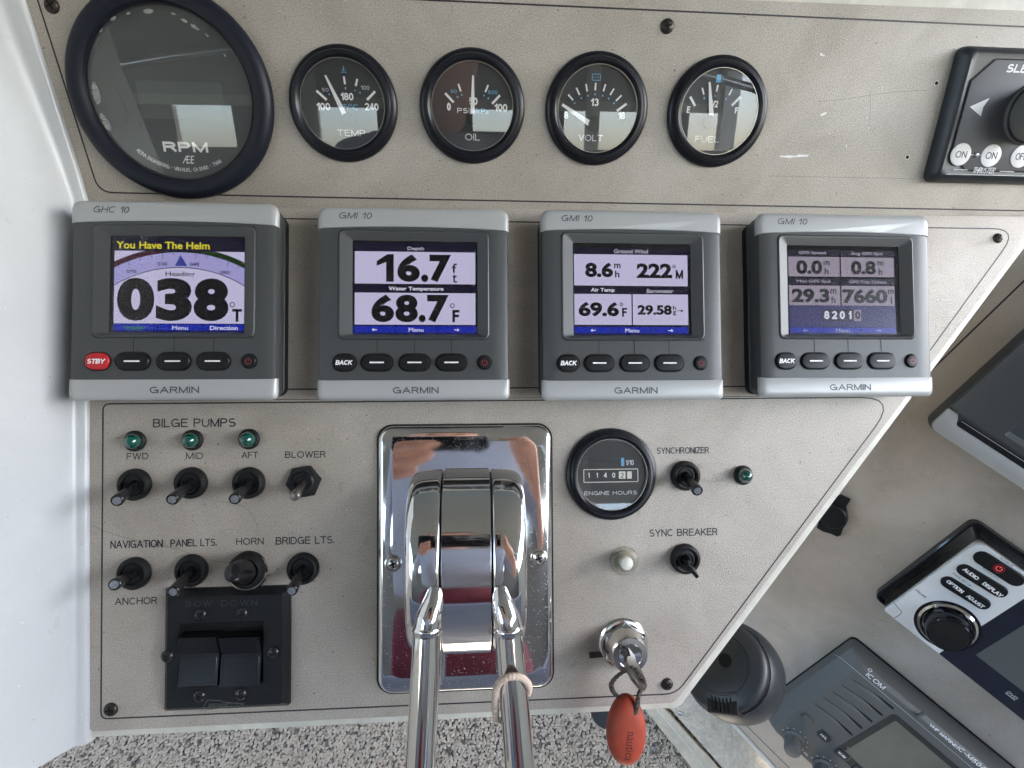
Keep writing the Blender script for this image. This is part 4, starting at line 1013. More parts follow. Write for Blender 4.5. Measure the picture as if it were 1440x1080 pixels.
def emb(T, s_, x0, y0, x1, y1, h, mat, d=.5, **k):
    c, w2, h2 = T.box(x0, y0, x1, y1, h); mb = MB(); add_text(mb, s_, c.x, c.y, w2, h2, h + d, **k)
    o = T.part('lettering', mb, mat, smooth=False); return o
emb(T, 'BOW', *q3(530, 122), *q3(660, 152), 6.0, M['micb'], .05, spacing=1.5); emb(T, 'DOWN', *q3(706, 117), *q3(885, 149), 6.0, M['micb'], .05, spacing=1.5)
mb = MB(); lg = [T.p(*q3(x, y), 6) for x, y in ((605, 668), (640, 612), (708, 616), (712, 622), (820, 632), (770, 644), (640, 660))]
mb.strip([tuple(v) for v in lg], .4, 6.08, True); T.part('emblem', mb, M['vhf'], smooth=False); emb(T, 'BENNETT', *q3(645, 628), *q3(790, 645), 6.0, M['vhf'], .06, shear=.2)
mb = MB(); rg = random.Random(9)       # frayed black seal along the plate's top edge
for i in range(240):
    px = rg.uniform(232, 402); a = T.p(px, 830.5, 2); x, y = a.x, a.y + rg.uniform(-.6, .3)
    an = rg.gauss(1.57, .5); ln = rg.uniform(.6, 1.9); mb.tube([(x, y, 1.5), (x + ln * math.cos(an), y + ln * math.sin(an), 1.5 + rg.uniform(0, 1.2))], .16, 3)
T.part('frayed_seal', mb, M['fuzz'])['kind'] = 'stuff'

# ------------------------------------------------------------------ shift and throttle control
T = Thing('throttle_control', HL, 654, 786, 'chrome twin lever throttle and shift control on a rounded plate', 'throttle')
pc, pw, ph = T.box(531, 597, 777, 972, 4)
PR = lambda d, r: rr(pw - 2 * d, ph - 2 * d, r, 8, pc.x, pc.y)
mb = MB(); mb.stack([(PR(-.2, 9), 0), (PR(0, 9), 1.4), (PR(.5, 8.6), 2.6), (PR(1.6, 8), 3.5), (PR(3.2, 7), 4.0), (PR(10, 6), 4.1)], angle_ if False else True, True)
T.part('base_plate', mb, M['chrome'], angle=60)
mb = MB(); mb.stack([(PR(-1.0, 9.6), 0), (PR(-.9, 9.6), .9)]); T.part('gasket', mb, M['rubber'])
for x, y in ((553, 792), (758, 784)):
    c = T.p(x, y, 4); mb = MB(); mb.lathe([(5.2, 4.1), (5.0, 4.8), (4.2, 5.0), (4.0, 4.6)], 24, MX((c.x, c.y, 0))); T.part('screw_washer', mb, M['steel'])
    add_screw(T.root, c.x, c.y, 4.4, 4.0, .3, M['steel'])
YT, YB = T.p(654, 660, 6).y, T.p(654, 913, 8).y
yc, hl = (YT + YB) / 2, (YT - YB) / 2
HB = 40.0
def archrow(x, s_, n=28, z0=4.0):
    pts = []
    for i in range(n + 1):
        t = math.pi * i / n
        ex = .86
        c_, s2 = math.cos(t), math.sin(t)
        pts.append((x, yc + hl * s_ * (abs(c_) ** ex) * (1 if c_ > 0 else -1), z0 + HB * s_ * (s2 ** ex)))
    return pts
def arch(name, secs, mat):
    mb = MB(); mb.loft([archrow(x, s_) for x, s_ in secs]); return T.part(name, mb, mat, angle=50)
xL0, xL1 = T.p(574, 800, 20).x, T.p(620, 740, 40).x
xR0, xR1 = T.p(691, 740, 40).x, T.p(737, 800, 20).x
sec = [(0, .87), (.012, .89), (.04, .915), (.09, .938), (.17, .958), (.28, .972), (.44, .982), (.68, .988), (.90, .99), (.97, .985), (1.0, .975)]
arch('hub_cover', [(xL0 + (xL1 - 1.0 - xL0) * u, s_ if s_ > 0 else .02) for u, s_ in sec], M['chrome2'])
arch('hub_cover', [(xR1 + (xR0 + 1.0 - xR1) * u, s_ if s_ > 0 else .02) for u, s_ in sec], M['chrome2'])
arch('drum_gap', [(xL1 - 1.4, .955), (xR0 + 1.4, .955)], M['hole'])
arch('centre_drum', [(xL1 - .0, .985), (xL1 + .5, 1.0), (xR0 - .5, 1.0), (xR0, .985)], M['chrome2'])
def lever(pts, rr_, collar):
    P = [T.P(*p[:2], p[2]) for p in pts]
    out, ro = [], []
    for i in range(len(P) - 1):
        for k in range(5):
            t = k / 5; a, b, c, d = P[max(0, i - 1)], P[i], P[i + 1], P[min(len(P) - 1, i + 2)]
            out.append(.5 * ((2 * b) + (-a + c) * t + (2 * a - 5 * b + 4 * c - d) * t * t + (-a + 3 * b - 3 * c + d) * t ** 3)); ro.append(rr_[i] * (1 - t) + rr_[i + 1] * t)
    out.append(P[-1]); ro.append(rr_[-1])
    mb = MB(); mb.tube(out, ro, 28); return T.part('lever', mb, M['chrome2'], angle=60)
lever([(612, 826, 42), (609, 848, 45), (604, 868, 46), (601, 884, 46)], [3.2, 5.8, 7.3, 7.5], 0)
mb = MB(); A, B = T.P(601, 886, 46), T.P(588, 1140, 56); mb.lathe([(7.2, -3), (8.1, -1.0), (8.2, .2), (7.7, 1.0), (7.55, 3), (7.9, (B - A).length)], 32, MX(A, B - A)); T.part('lever_tube', mb, M['chrome2'], angle=60)
lever([(703, 826, 42), (706, 848, 45), (712, 868, 46), (715, 884, 46)], [3.2, 5.8, 7.3, 7.5], 0)
mb = MB(); A, B = T.P(715, 886, 46), T.P(736, 1140, 56); mb.lathe([(7.2, -3), (8.1, -1.0), (8.2, .2), (7.7, 1.0), (7.55, 3), (7.9, (B - A).length)], 32, MX(A, B - A)); T.part('lever_tube', mb, M['chrome2'], angle=60)

T2 = Thing('cord_loop', HL, 719, 958, 'beige cord loop slung over the right chrome throttle lever', 'cord', h=54)
pts = [(698, 1016, 50), (697, 1000, 50), (696, 984, 52), (698, 968, 56), (705, 957, 60), (717, 952, 61), (730, 952, 60), (740, 958, 57), (744, 967, 52), (741, 977, 48)]
P = [T2.P(*p) for p in pts]; out = []
for i in range(len(P) - 1):
    for k in range(8):
        t = k / 8; a, b, c, d = P[max(0, i - 1)], P[i], P[i + 1], P[min(len(P) - 1, i + 2)]
        out.append(.5 * ((2 * b) + (-a + c) * t + (2 * a - 5 * b + 4 * c - d) * t * t + (-a + 3 * b - 3 * c + d) * t ** 3))
mb = MB(); mb.tube(out, [1.85 + .2 * math.sin(i * 2.1) for i in range(len(out))], 10); T2.part('loop', mb, M['rope'])

# ------------------------------------------------------------------ ignition switch, key, float
q4 = cv(780, 820, 4.153)
T = Thing('ignition_switch', HL, *q4(400, 350), 'chrome ignition switch with a key in it', 'ignition switch')
mb = MB(); mb.lathe([(15.4, 0), (15.6, 1.0), (14.6, 2.0), (13.0, 2.2)], 48); T.part('washer', mb, M['steel'])
mb = MB(); hx = circ(14.3, 6, a0=.5); mb.stack([(hx, 2.1), (hx, 6.2), (inset(hx, .8), 7.2)]); T.part('hex_nut', mb, M['chrome2'], angle=20)
mb = MB(); ax = T.P(*q4(440, 430), 16); mt = MX((0, 0, 0), Vector((ax.x * .5, ax.y * .5, 16)))
mb.lathe([(12.6, 6.5), (12.4, 9), (11.6, 10.4), (11.2, 15), (10.4, 16.2), (7.4, 16.4), (6.8, 15.4)], 40, mt); T.part('barrel', mb, M['steel'])
mb = MB(); mb.lathe([(6.9, 15.0), (6.7, 15.8), (.01, 15.9)], 32, mt); T.part('cylinder', mb, M['chrome2'])
mb = MB(); mb.box(-14, -.8, 0, 0, 2.4, 1.6, .2, rotz(.05, (-7.5, -6.6, 0))); T.part('locator_tab', mb, M['darkmetal'])
T = Thing('ignition_key', HL, *q4(450, 430), 'dark worn key seen edge-on in the ignition switch', 'key', h=16)
A, B = T.P(*q4(437, 400), 15), T.P(*q4(490, 600), 36)
d = (B - A).normalized(); side = Vector((.30, .08, -.95)); side = (side - d * side.dot(d)).normalized(); nrm = d.cross(side)
mm_ = Matrix((side, d, nrm)).transposed().to_4x4(); mm_.translation = A
L_ = (B - A).length
bo = [(-3.4, -1), (-3.4, 6), (-8, 9), (-10.5, 14), (-9.8, L_ - 5), (-6, L_ - .6), (0, L_ + .6), (6, L_ - .6), (9.8, L_ - 5), (10.5, 14), (8, 9), (3.4, 6), (3.4, -1)]
mb = MB(); mb.stack([(inset(bo, .3), -1.3), (bo, -.9), (bo, .9), (inset(bo, .3), 1.3)], M=mm_); T.part('key_bow', mb, M['key'])
T = Thing('key_lanyard', HL, *q4(430, 600), 'dark knotted cord tying the red float to the key', 'cord', h=30)
pts = [(450, 490, 33), (415, 510, 30), (370, 540, 27), (335, 580, 25), (332, 610, 25), (350, 645, 26), (380, 668, 24)]
pts2 = [(470, 500, 34), (500, 540, 34), (520, 575, 31), (505, 620, 29), (488, 660, 31), (484, 710, 33), (476, 750, 33), (458, 785, 32)]
for pp in (pts, pts2):
    P = [T.P(*q4(p[0], p[1]), p[2]) for p in pp]; out = []
    for i in range(len(P) - 1):
        for k in range(8):
            t = k / 8; a, b, c, d = P[max(0, i - 1)], P[i], P[i + 1], P[min(len(P) - 1, i + 2)]
            out.append(.5 * ((2 * b) + (-a + c) * t + (2 * a - 5 * b + 4 * c - d) * t * t + (-a + 3 * b - 3 * c + d) * t ** 3))
    mb = MB()
    o1 = [v + Vector((math.cos(i * .9), math.sin(i * .9) * .6, math.sin(i * .9))) * .75 for i, v in enumerate(out)]
    o2 = [v - Vector((math.cos(i * .9), math.sin(i * .9) * .6, math.sin(i * .9))) * .75 for i, v in enumerate(out)]
    mb.tube(o1, .85, 7); mb.tube(o2, .85, 7); T.part('strand', mb, M['cord'])
T = Thing('key_float', HL, *q4(420, 855), 'red oval nautica key float hanging below the ignition switch', 'key float', h=28)
c, fw, fh = T.box(*q4(308, 655), *q4(530, 1058), 28)
mb = MB(); FT = rotz(-.06) @ Matrix.Translation((c.x, c.y, 27))
rings = []
n = 40
for k, (sc_, z) in enumerate(((.55, -7.4), (.78, -6.6), (.92, -4.8), (.985, -2.2), (1, -.5), (1, .5), (.985, 2.2), (.92, 4.6), (.78, 6.3), (.58, 7.1), (.3, 7.5), (.02, 7.6))):
    rings.append([tuple(FT @ Vector((fw / 2 * sc_ * math.cos(2 * math.pi * i / n) * (1 - .08 * math.sin(2 * math.pi * i / n)), fh / 2 * sc_ * math.sin(2 * math.pi * i / n), z))) for i in range(n)])
mb.loft(rings, True, True); T.part('float_body', mb, M['red'], angle=70)
mb = MB(); add_text(mb, 'nautica', c.x + .2, c.y - 5.6, 16.5, 4.8, 27 + 7.35, -math.pi / 2 - .1)
# lay the letters on the curved float
def fz(x, y):
    u, v = (x - c.x) / (fw / 2), (y - c.y) / (fh / 2); r2 = min(.96, math.sqrt(u * u + v * v))
    tb = ((0, 7.6), (.3, 7.5), (.58, 7.1), (.78, 6.3), (.92, 4.6), (.985, 2.2))
    for (a0, b0), (a1, b1) in zip(tb, tb[1:]):
        if r2 <= a1: return b0 + (b1 - b0) * (r2 - a0) / (a1 - a0)
    return 2.2
mb.v = [(x, y, 27 + fz(x, y) + .12) for x, y, z in mb.v]; T.part('lettering', mb, plain('float_print', (.06, .012, .01), .5), smooth=False)
mb = MB(); e = T.P(*q4(458, 792), 33); mb.lathe([(1.9, -.4), (2.1, .5), (1.5, .9), (.9, .2)], 16, MX((e.x, e.y, e.z))); T.part('eyelet', mb, M['cord'])

T = Thing('rubber_bumper', HL, 853, 1006, 'dark rubber knob under the panel edge behind the red float', 'bumper', h=-16)
mb = MB(); mb.lathe([(7, -30), (9, -26), (9.4, -16), (8.4, -12.8), (.01, -12.6)], 28, MX((0, 0, -3))); T.part('knob', mb, M['micb'])

# ------------------------------------------------------------------ bow thruster control (upper right)
q5 = cv(1290, 40, 4.695)
T = Thing('thruster_control', HU, 1400, 160, 'black SLEIPNER bow thruster joystick panel at the upper right edge', 'thruster control', h=8)
out8 = [(1369, 66), (1294, 253.5), (1600, 262), (1650, 80)]
O8 = [tuple(T.p(x, y, 5)) for x, y in out8]
# make it a true rectangle on the panel
tl, bl = Vector(O8[0]), Vector(O8[1]); wX = O8[3][0]
TW, THh = 112.0, (tl - bl).length
cx_, cy_ = (tl.x + bl.x) / 2 + TW / 2, (tl.y + bl.y) / 2
TR = lambda d, r, n=5: rr(TW - 2 * d, THh - 2 * d, r, n, cx_, cy_)
mb = MB(); mb.stack([(TR(-.6, 5), 0), (TR(-.4, 5), 3), (TR(.8, 4.6), 6), (TR(2.6, 4), 8), (TR(4.0, 3.4), 8.6), (TR(6, 3), 8.2)]); T.part('housing', mb, M['micb'], angle=30)
def oct_(d, ch): 
    X0, X1, Y0, Y1 = cx_ - TW / 2 + d, cx_ + TW / 2 - d, cy_ - THh / 2 + d, cy_ + THh / 2 - d
    return [(X0 + ch, Y0), (X1 - ch, Y0), (X1, Y0 + ch), (X1, Y1 - ch), (X1 - ch, Y1), (X0 + ch, Y1), (X0, Y1 - ch), (X0, Y0 + ch)]
mb = MB(); mb.stack([(oct_(7, 12), 8.2), (oct_(7.2, 12), 8.9), (oct_(7.6, 12), 9.0)]); T.part('face', mb, plain('thruster_face', (.05, .052, .06), .45, bump=.1, bscale=1400, dust=.05))
mb = MB(); mb.strip(oct_(7.0, 12), .6, 9.03, True); T.part('face_groove', mb, M['hole'], smooth=False)
fh = 9.05
def tpt(x, y, h=fh): return T.p(*q5(x, y), h)
a, b = tpt(592, 262), tpt(704, 262)
mb = MB(); add_text(mb, 'SLEIPNER', a.x + 17.5, a.y, 35, (tpt(640, 230) - tpt(630, 290)).length * .92, fh, shear=.2, bold=.02); T.part('lettering', mb, M['wprint'], smooth=False)
mb = MB(); mb.prism([tuple(tpt(*p)) for p in ((345, 517), (418, 580), (434, 520), (478, 458))], fh, fh + .1); T.part('arrow_mark', mb, M['wprint'], smooth=False)
kc = T.p(*q5(680, 560), fh)
mb = MB(); kd = T.P(*q5(800, 530), 48) - Vector((kc.x, kc.y, fh)); mt = MX((kc.x + 7, kc.y, fh), Vector((0, 0, 1)))
mb.lathe([(17.5, 0), (17.8, 1.2), (16.4, 2.0), (15.6, 4), (15.4, 22), (14.6, 25), (12, 26), (11.6, 27.5), (9, 28), (.01, 28)], 44, mt); T.part('joystick', mb, M['vhf'])
mb = MB(); mb.lathe([(16.6, 1.7), (17.2, 2.4), (16.2, 3.2)], 44, mt); T.part('joystick_ring', mb, M['bezel'])
for t_, x, y in (('ON', 285, 832), ('ON', 484, 840), ('OFF', 682, 846)):
    c = tpt(x, y); wd = (tpt(x + 68, y) - tpt(x - 68, y)).length / 2 * .96
    mb = MB(); mb.prism(circ(wd, 28, c.x, c.y), fh - .2, fh + .5, .2); bt = T.part('push_button', mb, M['wprint'])
    mb = MB(); add_text(mb, t_, c.x, c.y, wd * 1.15, wd * .62, fh + .55); T.part('lettering', mb, M['ink'], bt, smooth=False)
a, b = tpt(345, 834), tpt(425, 838); mb = MB(); mb.line(a, b, .5, fh, fh + .08); T.part('link_line', mb, M['wprint'], smooth=False)
c = tpt(388, 836); mb = MB(); mb.lathe([(1.7, 0), (1.7, .6), (1.1, 1.1), (.01, 1.2)], 16, MX((c.x, c.y, fh))); T.part('status_light', mb, M['tip'])
for x0, x1 in ((238, 333), (543, 637)):
    a, b = tpt(x0, 932 if x0 < 300 else 943), tpt(x1, 934 if x0 < 300 else 946); mb = MB(); mb.line(a, b, .45, fh, fh + .06); T.part('label_line', mb, M['gprint'], smooth=False)
c = tpt(440, 937); mb = MB(); add_text(mb, 'THRUSTER', c.x, c.y, (tpt(512, 937) - tpt(368, 937)).length, 3.4, fh + .05, shear=.3); T.part('lettering', mb, M['gprint'], smooth=False)
a = tpt(190, 962); mb = MB(); mb.line(a, a + Vector((TW - 30, 0)), .3, fh - .02, fh + .02); T.part('label_line', mb, M['gprint'], smooth=False)

# ------------------------------------------------------------------ devices on the wing panel
def corner_thing(name, px, py, h, label, cat):
    T = Thing(name, HS, px, py, label, cat, h=h)
    return T
# chart display
T = corner_thing('chart_display', 1304, 600, 20, 'large charcoal chart display with silver lower trim at the right edge', 'chart display')
W_, H_ = 300.0, 190.0
def B_(x0, y0, x1, y1, r, n=4): return rr(x1 - x0, y1 - y0, r, n, (x0 + x1) / 2, (y0 + y1) / 2)
yin = T.p(1327, 569, 20).y
mb = MB(); mb.stack([(B_(-1, -1, W_, H_, 7), 0), (B_(-1, -1, W_, H_, 7), 12), (B_(0, 0, W_, H_, 7), 18), (B_(1.5, 1.5, W_, H_, 6), 19.6)]); T.part('housing', mb, M['charside'], angle=25)
nx = T.p(1351, 593, 20).x
mb = MB(); mb.prism(roundpoly([(.3, .3), (W_, .3), (W_, yin - 8), (nx, yin - 8), (nx - 5, yin), (.3, yin)], [7, 0, 0, 3, 3, 2]), 15, 20.6, 1.2); T.part('silver_trim', mb, M['silver'], angle=30)
mb = MB(); mb.prism(B_(nx - 1, yin - 8, W_, yin - 2, 1.5), 17, 19.9); T.part('trim_gap', mb, M['btn'])
mb = MB(); mb.strip([(nx, yin - 3.4), (W_, yin - 3.4)], .6, 20.0); T.part('trim_bead', mb, M['silver'], smooth=False)
sc_ = T.p(1411, 611, 21); s2 = T.p(1430, 606, 20)
mb = MB(); mb.stack([(B_(1.2, yin, W_ - 2, H_ - 2, 4), 16), (B_(1.2, yin, W_ - 2, H_ - 2, 4), 20.2), (B_(6, yin + .6, W_ - 6, H_ - 6, 3), 21.6), (B_(sc_.x, sc_.y, W_ - 34, H_ - 20, 2), 21.8), (B_(s2.x - 2, s2.y - 1, W_ - 40, H_ - 26, 1), 18.4), (B_(s2.x, s2.y + 1, W_ - 42, H_ - 28, 1), 18.3)], True, True); T.part('front_body', mb, M['char'], angle=20)
mb = MB(); mb.prism(B_(s2.x + .2, s2.y + 1.2, W_ - 42.2, H_ - 28.2, .5), 18.5, 18.9); T.part('screen', mb, SC['tan'])

# stereo
T = corner_thing('marine_stereo', 1243, 859, 22, 'silver faced stereo head unit with round volume knob, gloss black display', 'stereo')
tb = T.p(1370, 757, 22); Hs = tb.y
X2 = T.p(1328, 914, 22).x
Wd = 205.0
mb = MB(); mb.stack([(B_(-9, -2.5, Wd, Hs + 9, 7), 0), (B_(-9, -2.5, Wd, Hs + 9, 7), 7), (B_(-8, -1.5, Wd - 1, Hs + 8, 6), 8), (B_(-6.5, -.5, Wd - 2, Hs + 6, 5), 8), (B_(-6.5, -.5, Wd - 2, Hs + 6, 5), 5)]); T.part('mounting_bezel', mb, M['gloss'], angle=30)
mb = MB(); mb.stack([(B_(-.6, -.4, Wd - 8, Hs + 1, 4), 3), (B_(-.6, -.4, Wd - 8, Hs + 1, 4), 18.5)]); T.part('chassis', mb, M['pewter'], angle=30)
mb = MB(); mb.stack([(roundpoly([(0, 0), (X2, 0), (X2, Hs), (0, Hs)], [2, 0, 0, 8]), 18), (roundpoly([(0, 0), (X2, 0), (X2, Hs), (0, Hs)], [2, 0, 0, 8]), 21.3), (roundpoly([(.8, .8), (X2, .8), (X2, Hs - .8), (.8, Hs - .8)], [2, 0, 0, 7]), 22)]); T.part('face_plate', mb, M['stface'], angle=30)
mb = MB(); mb.strip([tuple(T.p(*p, 22)) for p in ((1256, 846), (1264, 856), (1268, 860), (1266, 864), (1258, 869))], .5, 22.04); T.part('release_seam', mb, M['hole'], smooth=False)
mb = MB(); mb.stack([(B_(X2 + .1, 0, Wd - 8, Hs, 2), 17), (B_(X2 + .1, 0, Wd - 8, Hs, 2), 21.4), (B_(X2 + .5, .4, Wd - 8.4, Hs - .4, 2), 21.8)]); T.part('display_cover', mb, M['stdisp'], angle=30)
lc = T.p(1372, 921, 22); mb = MB(); mb.prism(B_(lc.x, lc.y, Wd - 20, Hs - 8, .5), 21.82, 21.9); T.part('display_window', mb, plain('display_grey', (.10, .11, .11), .12), smooth=False)
dv = T.p(1423.7, 978, 22); mb = MB(); add_text(mb, 'DVD', dv.x, dv.y, 8, 2.6, 21.95, shear=.2); mb.line(dv + Vector((-4, -2.2)), dv + Vector((4, -2.2)), .5, 21.9, 21.95); T.part('lettering', mb, M['gprint'], smooth=False)
def pill(pa, pb, r, z=22, hh=1.6, mat='btn'):
    A, B = T.p(*pa, z), T.p(*pb, z); c = (A + B) / 2; L_ = (B - A).length + 2 * r; an = math.atan2((B - A).y, (B - A).x)
    mb = MB(); mt = rotz(an, (c.x, c.y, 0)); mb.stack([(stadium(L_ + .8, r + .4), z - .3), (stadium(L_ + .8, r + .4), z + .05)], M=mt); T.part('button_surround', mb, M['hole'])
    mb = MB(); mb.stack([(stadium(L_, r), z - .3), (stadium(L_, r), z + hh - .5), (stadium(L_ - 1, r - .5), z + hh)], M=mt); return T.part('button', mb, M[mat])
b1 = pill((1382, 785), (1427, 814), 6.0)
b2 = pill((1357, 802), (1405, 831), 5.4)
b3 = pill((1334, 819), (1381, 848), 5.4)
q6 = cv(1220, 720, 6.0)
def ltxt(s_, x, y, w2, h2, z, mat, par=None, rot=0, **k):
    c = T.p(x, y, z); mb = MB(); add_text(mb, s_, c.x, c.y, w2, h2, z, rot, **k); return T.part('lettering', mb, mat, par, smooth=False)
for s_, x, y, w2, par in (('AUDIO', 873, 523, 12.5, b2), ('DISPLAY', 1055, 655, 15.5, b2), ('OPTION', 738, 628, 14, b3), ('ADJUST', 910, 755, 14, b3)):
    X, Y = q6(x, y); ltxt(s_, X, Y, w2, 3.4, 23.7, M['wprint'], par, bold=.03)
for (x0, y0, x1, y1, par) in ((1002, 562, 945, 610, b2), (852, 665, 795, 712, b3)):
    a, b = T.p(*q6(x0, y0), 23.6), T.p(*q6(x1, y1), 23.6); mb = MB(); mb.line(a, b, .5, 23.6, 23.68); T.part('button_split', mb, M['hole'], par, smooth=False)
X, Y = q6(1110, 478); c = T.p(X, Y, 23.7)
mb = MB(); mb.strip([(c.x + 2.0 * math.cos(R(t)), c.y + 2.0 * math.sin(R(t))) for t in range(125, 416, 24)], .6, 23.72); mb.line(c + Vector((0, .4)), c + Vector((0, 2.6)), .6, 23.66, 23.72); T.part('power_mark', mb, SC['ledred'], b1, smooth=False)
mb = MB(); mb.strip([(c.x + 3.6 * math.cos(R(t)), c.y + 3.6 * math.sin(R(t))) for t in range(0, 360, 20)], .5, 23.7, True); T.part('power_ring', mb, M['red_btn'], b1, smooth=False)
ltxt('VOLUME', *q6(450, 688), 10, 1.8, 22.05, M['ink']); ltxt('SOURCE', *q6(1172, 422), 10, 1.6, 22.05, M['ink']); ltxt('EQ/FILE LIST', *q6(1038, 520), 13, 1.5, 22.05, M['ink']); ltxt('VOICE SET UP', *q6(795, 570), 16, 1.5, 22.05, M['ink'])
kc = T.p(1331.6, 879.5, 22); kr = 22.6
mb = MB(); mb.strip(circ(kr, 56, kc.x, kc.y), 2.2, 22.06, True); T.part('knob_surround', mb, M['gloss'], smooth=False)
mb = MB(); mb.lathe([(kr - 1, 22), (kr - 1.2, 23.2), (kr - 3, 24.4), (kr - 5.2, 23.0), (kr - 5.6, 21.9)], 56, MX((kc.x, kc.y, 0))); T.part('knob_ring', mb, M['chrome2'])
mb = MB(); mb.lathe([(kr - 5.6, 21), (kr - 6, 26), (kr - 6.6, 36), (kr - 7.6, 37.6), (kr - 9, 37.6), (.01, 36.6)], 56, MX((kc.x, kc.y, 0))); T.part('volume_knob', mb, M['gloss'])
mb = MB(); mb.lathe([(kr - 8.6, 37.65), (.01, 36.75)], 48, MX((kc.x, kc.y, 0))); T.part('knob_face', mb, M['btn'])

# VHF radio
T = corner_thing('vhf_radio', 1073, 1000, 18, 'dark grey marine VHF radio with speaker slots at the bottom right', 'radio')
q7 = cv(1060, 890, 5.686); FZ = 32.0
Hv = T.p(1191, 903, 18).y; Wv = 175.0
mb = MB()
lv = [(B_(0, 0, Wv, Hv, 5), 0), (B_(0, 0, Wv, Hv, 5), 18), (B_(7.5, .6, Wv - 7, Hv - 1.5, 6), FZ - 5), (B_(12, 2.2, Wv - 12, Hv - 4.5, 6), FZ - .6), (B_(14, 3.2, Wv - 14, Hv - 6, 5), FZ)]
mb.stack(lv); T.part('housing', mb, M['vhf'], angle=18)
mb = MB(); mb.stack([(B_(-.6, -.6, Wv + .6, Hv + .8, 5.2), 0), (B_(-.6, -.6, Wv + .6, Hv + .8, 5.2), 2.2)]); T.part('gasket', mb, M['hole'])
for (a, b) in (((785, 372), (1118, 608)), ((702, 416), (1030, 662)), ((630, 470), (948, 713)), ((556, 514), (868, 766)), ((482, 562), (788, 818))):
    A, B = T.p(*q7(*a), FZ), T.p(*q7(*b), FZ); d = B - A; n_ = Vector((-d.y, d.x)).normalized(); top, bot = [], []
    rid = []
    for i in range(13):
        t = i / 12; c = A + d * t + n_ * 1.3 * math.sin(math.pi * t)
        w1 = .5 + 2.4 * t ** 1.5 * (1 if t < .95 else .6)
        top.append(tuple(c + n_ * w1 * .5)); bot.append(tuple(c - n_ * w1 * .5)); rid.append((c.x - n_.x * (w1 * .5 + .9), c.y - n_.y * (w1 * .5 + .9), FZ - .2))
    mb = MB(); mb.prism(bot + top[::-1], FZ - .05, FZ + .05); T.part('speaker_slot', mb, M['hole'], smooth=False)
    mb = MB(); mb.tube(rid, [.15 + 1.6 * math.sin(math.pi * min(1, (i / 12) * 1.15)) if i < 11 else .15 for i in range(13)], 10); T.part('slot_fin', mb, M['vhf'])
lA = T.p(*q7(800, 852), FZ); lB = T.p(*q7(1125, 650), FZ); lI = T.p(*q7(878, 842), FZ)
lx = (lA.x + lB.x) / 2; mb = MB(); mb.stack([(B_(lx - 1, lA.y - 1 - 26, lx + 96, lB.y + 1, 4), FZ), (B_(lx - 1, lA.y - 27, lx + 96, lB.y + 1, 4), FZ + .5), (B_(lx, lA.y - 26, lx + 95, lB.y, 3.6), FZ + .5), (B_(lx, lA.y - 26, lx + 95, lB.y, 3.6), FZ + .1)], False, True); T.part('display_frame', mb, M['vhfd'], angle=30)
mb = MB(); mb.prism(B_(lx + 4.5, lA.y - 18, lx + 88, lB.y - 4.5, 1.5), FZ + .11, FZ + .2); T.part('lcd_window', mb, M['vlcd'], smooth=False)
for t_, (x, y), w2, h2 in ((None, (430, 680), 10.5, 5.2), ('H/L', (562, 822), 11, 8.4), ('SCAN', (705, 965), 12, 8.4), ('CH/WX', (842, 1095), 12, 8.4)):
    c = T.p(*q7(x, y), FZ); mb = MB(); o1 = rr(w2 + 2.4, h2 + 2.4, 2.8, 4, c.x, c.y); mb.stack([(o1, FZ - .1), (inset(o1, .1), FZ + .7), (inset(o1, .7), FZ + .7), (inset(o1, .9), FZ + .02)], False, False); T.part('button_rim', mb, M['vhf'], angle=30)
    mb = MB(); o1 = rr(w2 - .4, h2 - .4, 2, 4, c.x, c.y); mb.stack([(o1, FZ), (o1, FZ + 1.2), (inset(o1, .5), FZ + 1.6)]); bt = T.part('button', mb, M['vhfd'] if t_ else M['vhf'], angle=30)
    if t_: mb = MB(); add_text(mb, t_, c.x, c.y, w2 * .62, 2.6, FZ + 1.66, bold=.03); T.part('lettering', mb, M['wprint'], bt, smooth=False)
for (x, y), tp in (((322, 850), (318, 930)), ((560, 1075), (556, 1160))):
    c = T.p(*q7(x, y), FZ); mb = MB(); n = 40
    rings = []
    for k, (r0, z, am) in enumerate(((11.0, FZ - 2, 0), (10.6, FZ + 1.5, 0), (8.2, FZ + 3, .5), (7.6, FZ + 15, .5), (7.0, FZ + 17, .3), (5.5, FZ + 17.5, 0), (.01, FZ + 17.6, 0))):
        rings.append([(c.x + (r0 + am * (i % 2)) * math.cos(2 * math.pi * i / n), c.y + (r0 + am * (i % 2)) * math.sin(2 * math.pi * i / n), z) for i in range(n)])
    mb.loft(rings, False, False); T.part('knob', mb, M['vhf'], angle=40)
    for k in range(9):
        a = R(-40 + k * 28); mb = MB(); mb.prism(circ(.55, 8, c.x + 12.6 * math.cos(a), c.y + 12.6 * math.sin(a)), FZ - .05, FZ + .06); T.part('dial_dot', mb, M['wprint'], smooth=False)
def vt_(s_, x, y, w2, h2, **k):
    c = T.p(x, y, FZ + .05); mb = MB(); add_text(mb, s_, c.x, c.y, w2, h2, FZ + .08, **k); T.part('lettering', mb, M['wprint'], smooth=False)
X, Y = q7(975, 385); vt_('ICOM', X, Y, 17.5, 4.8)
c = T.p(*q7(930, 298), FZ); mb = MB(); mb.strip(circ(1.5, 16, c.x, c.y), .5, FZ + .08, True); T.part('emblem', mb, M['wprint'], smooth=False)
q8 = cv(1220, 860, 4.909)
vt_('VHF MARINE', *q8(522, 855), 25, 3.0, bold=.01); vt_('IC-M504', *q8(716, 1012), 24, 4.2); vt_('TAG', *q7(756, 918), 5.5, 2.2); vt_('DIAL·CH', *q7(870, 1035), 11, 2.2); vt_('VOL', *q7(418, 968), 5, 2.2)
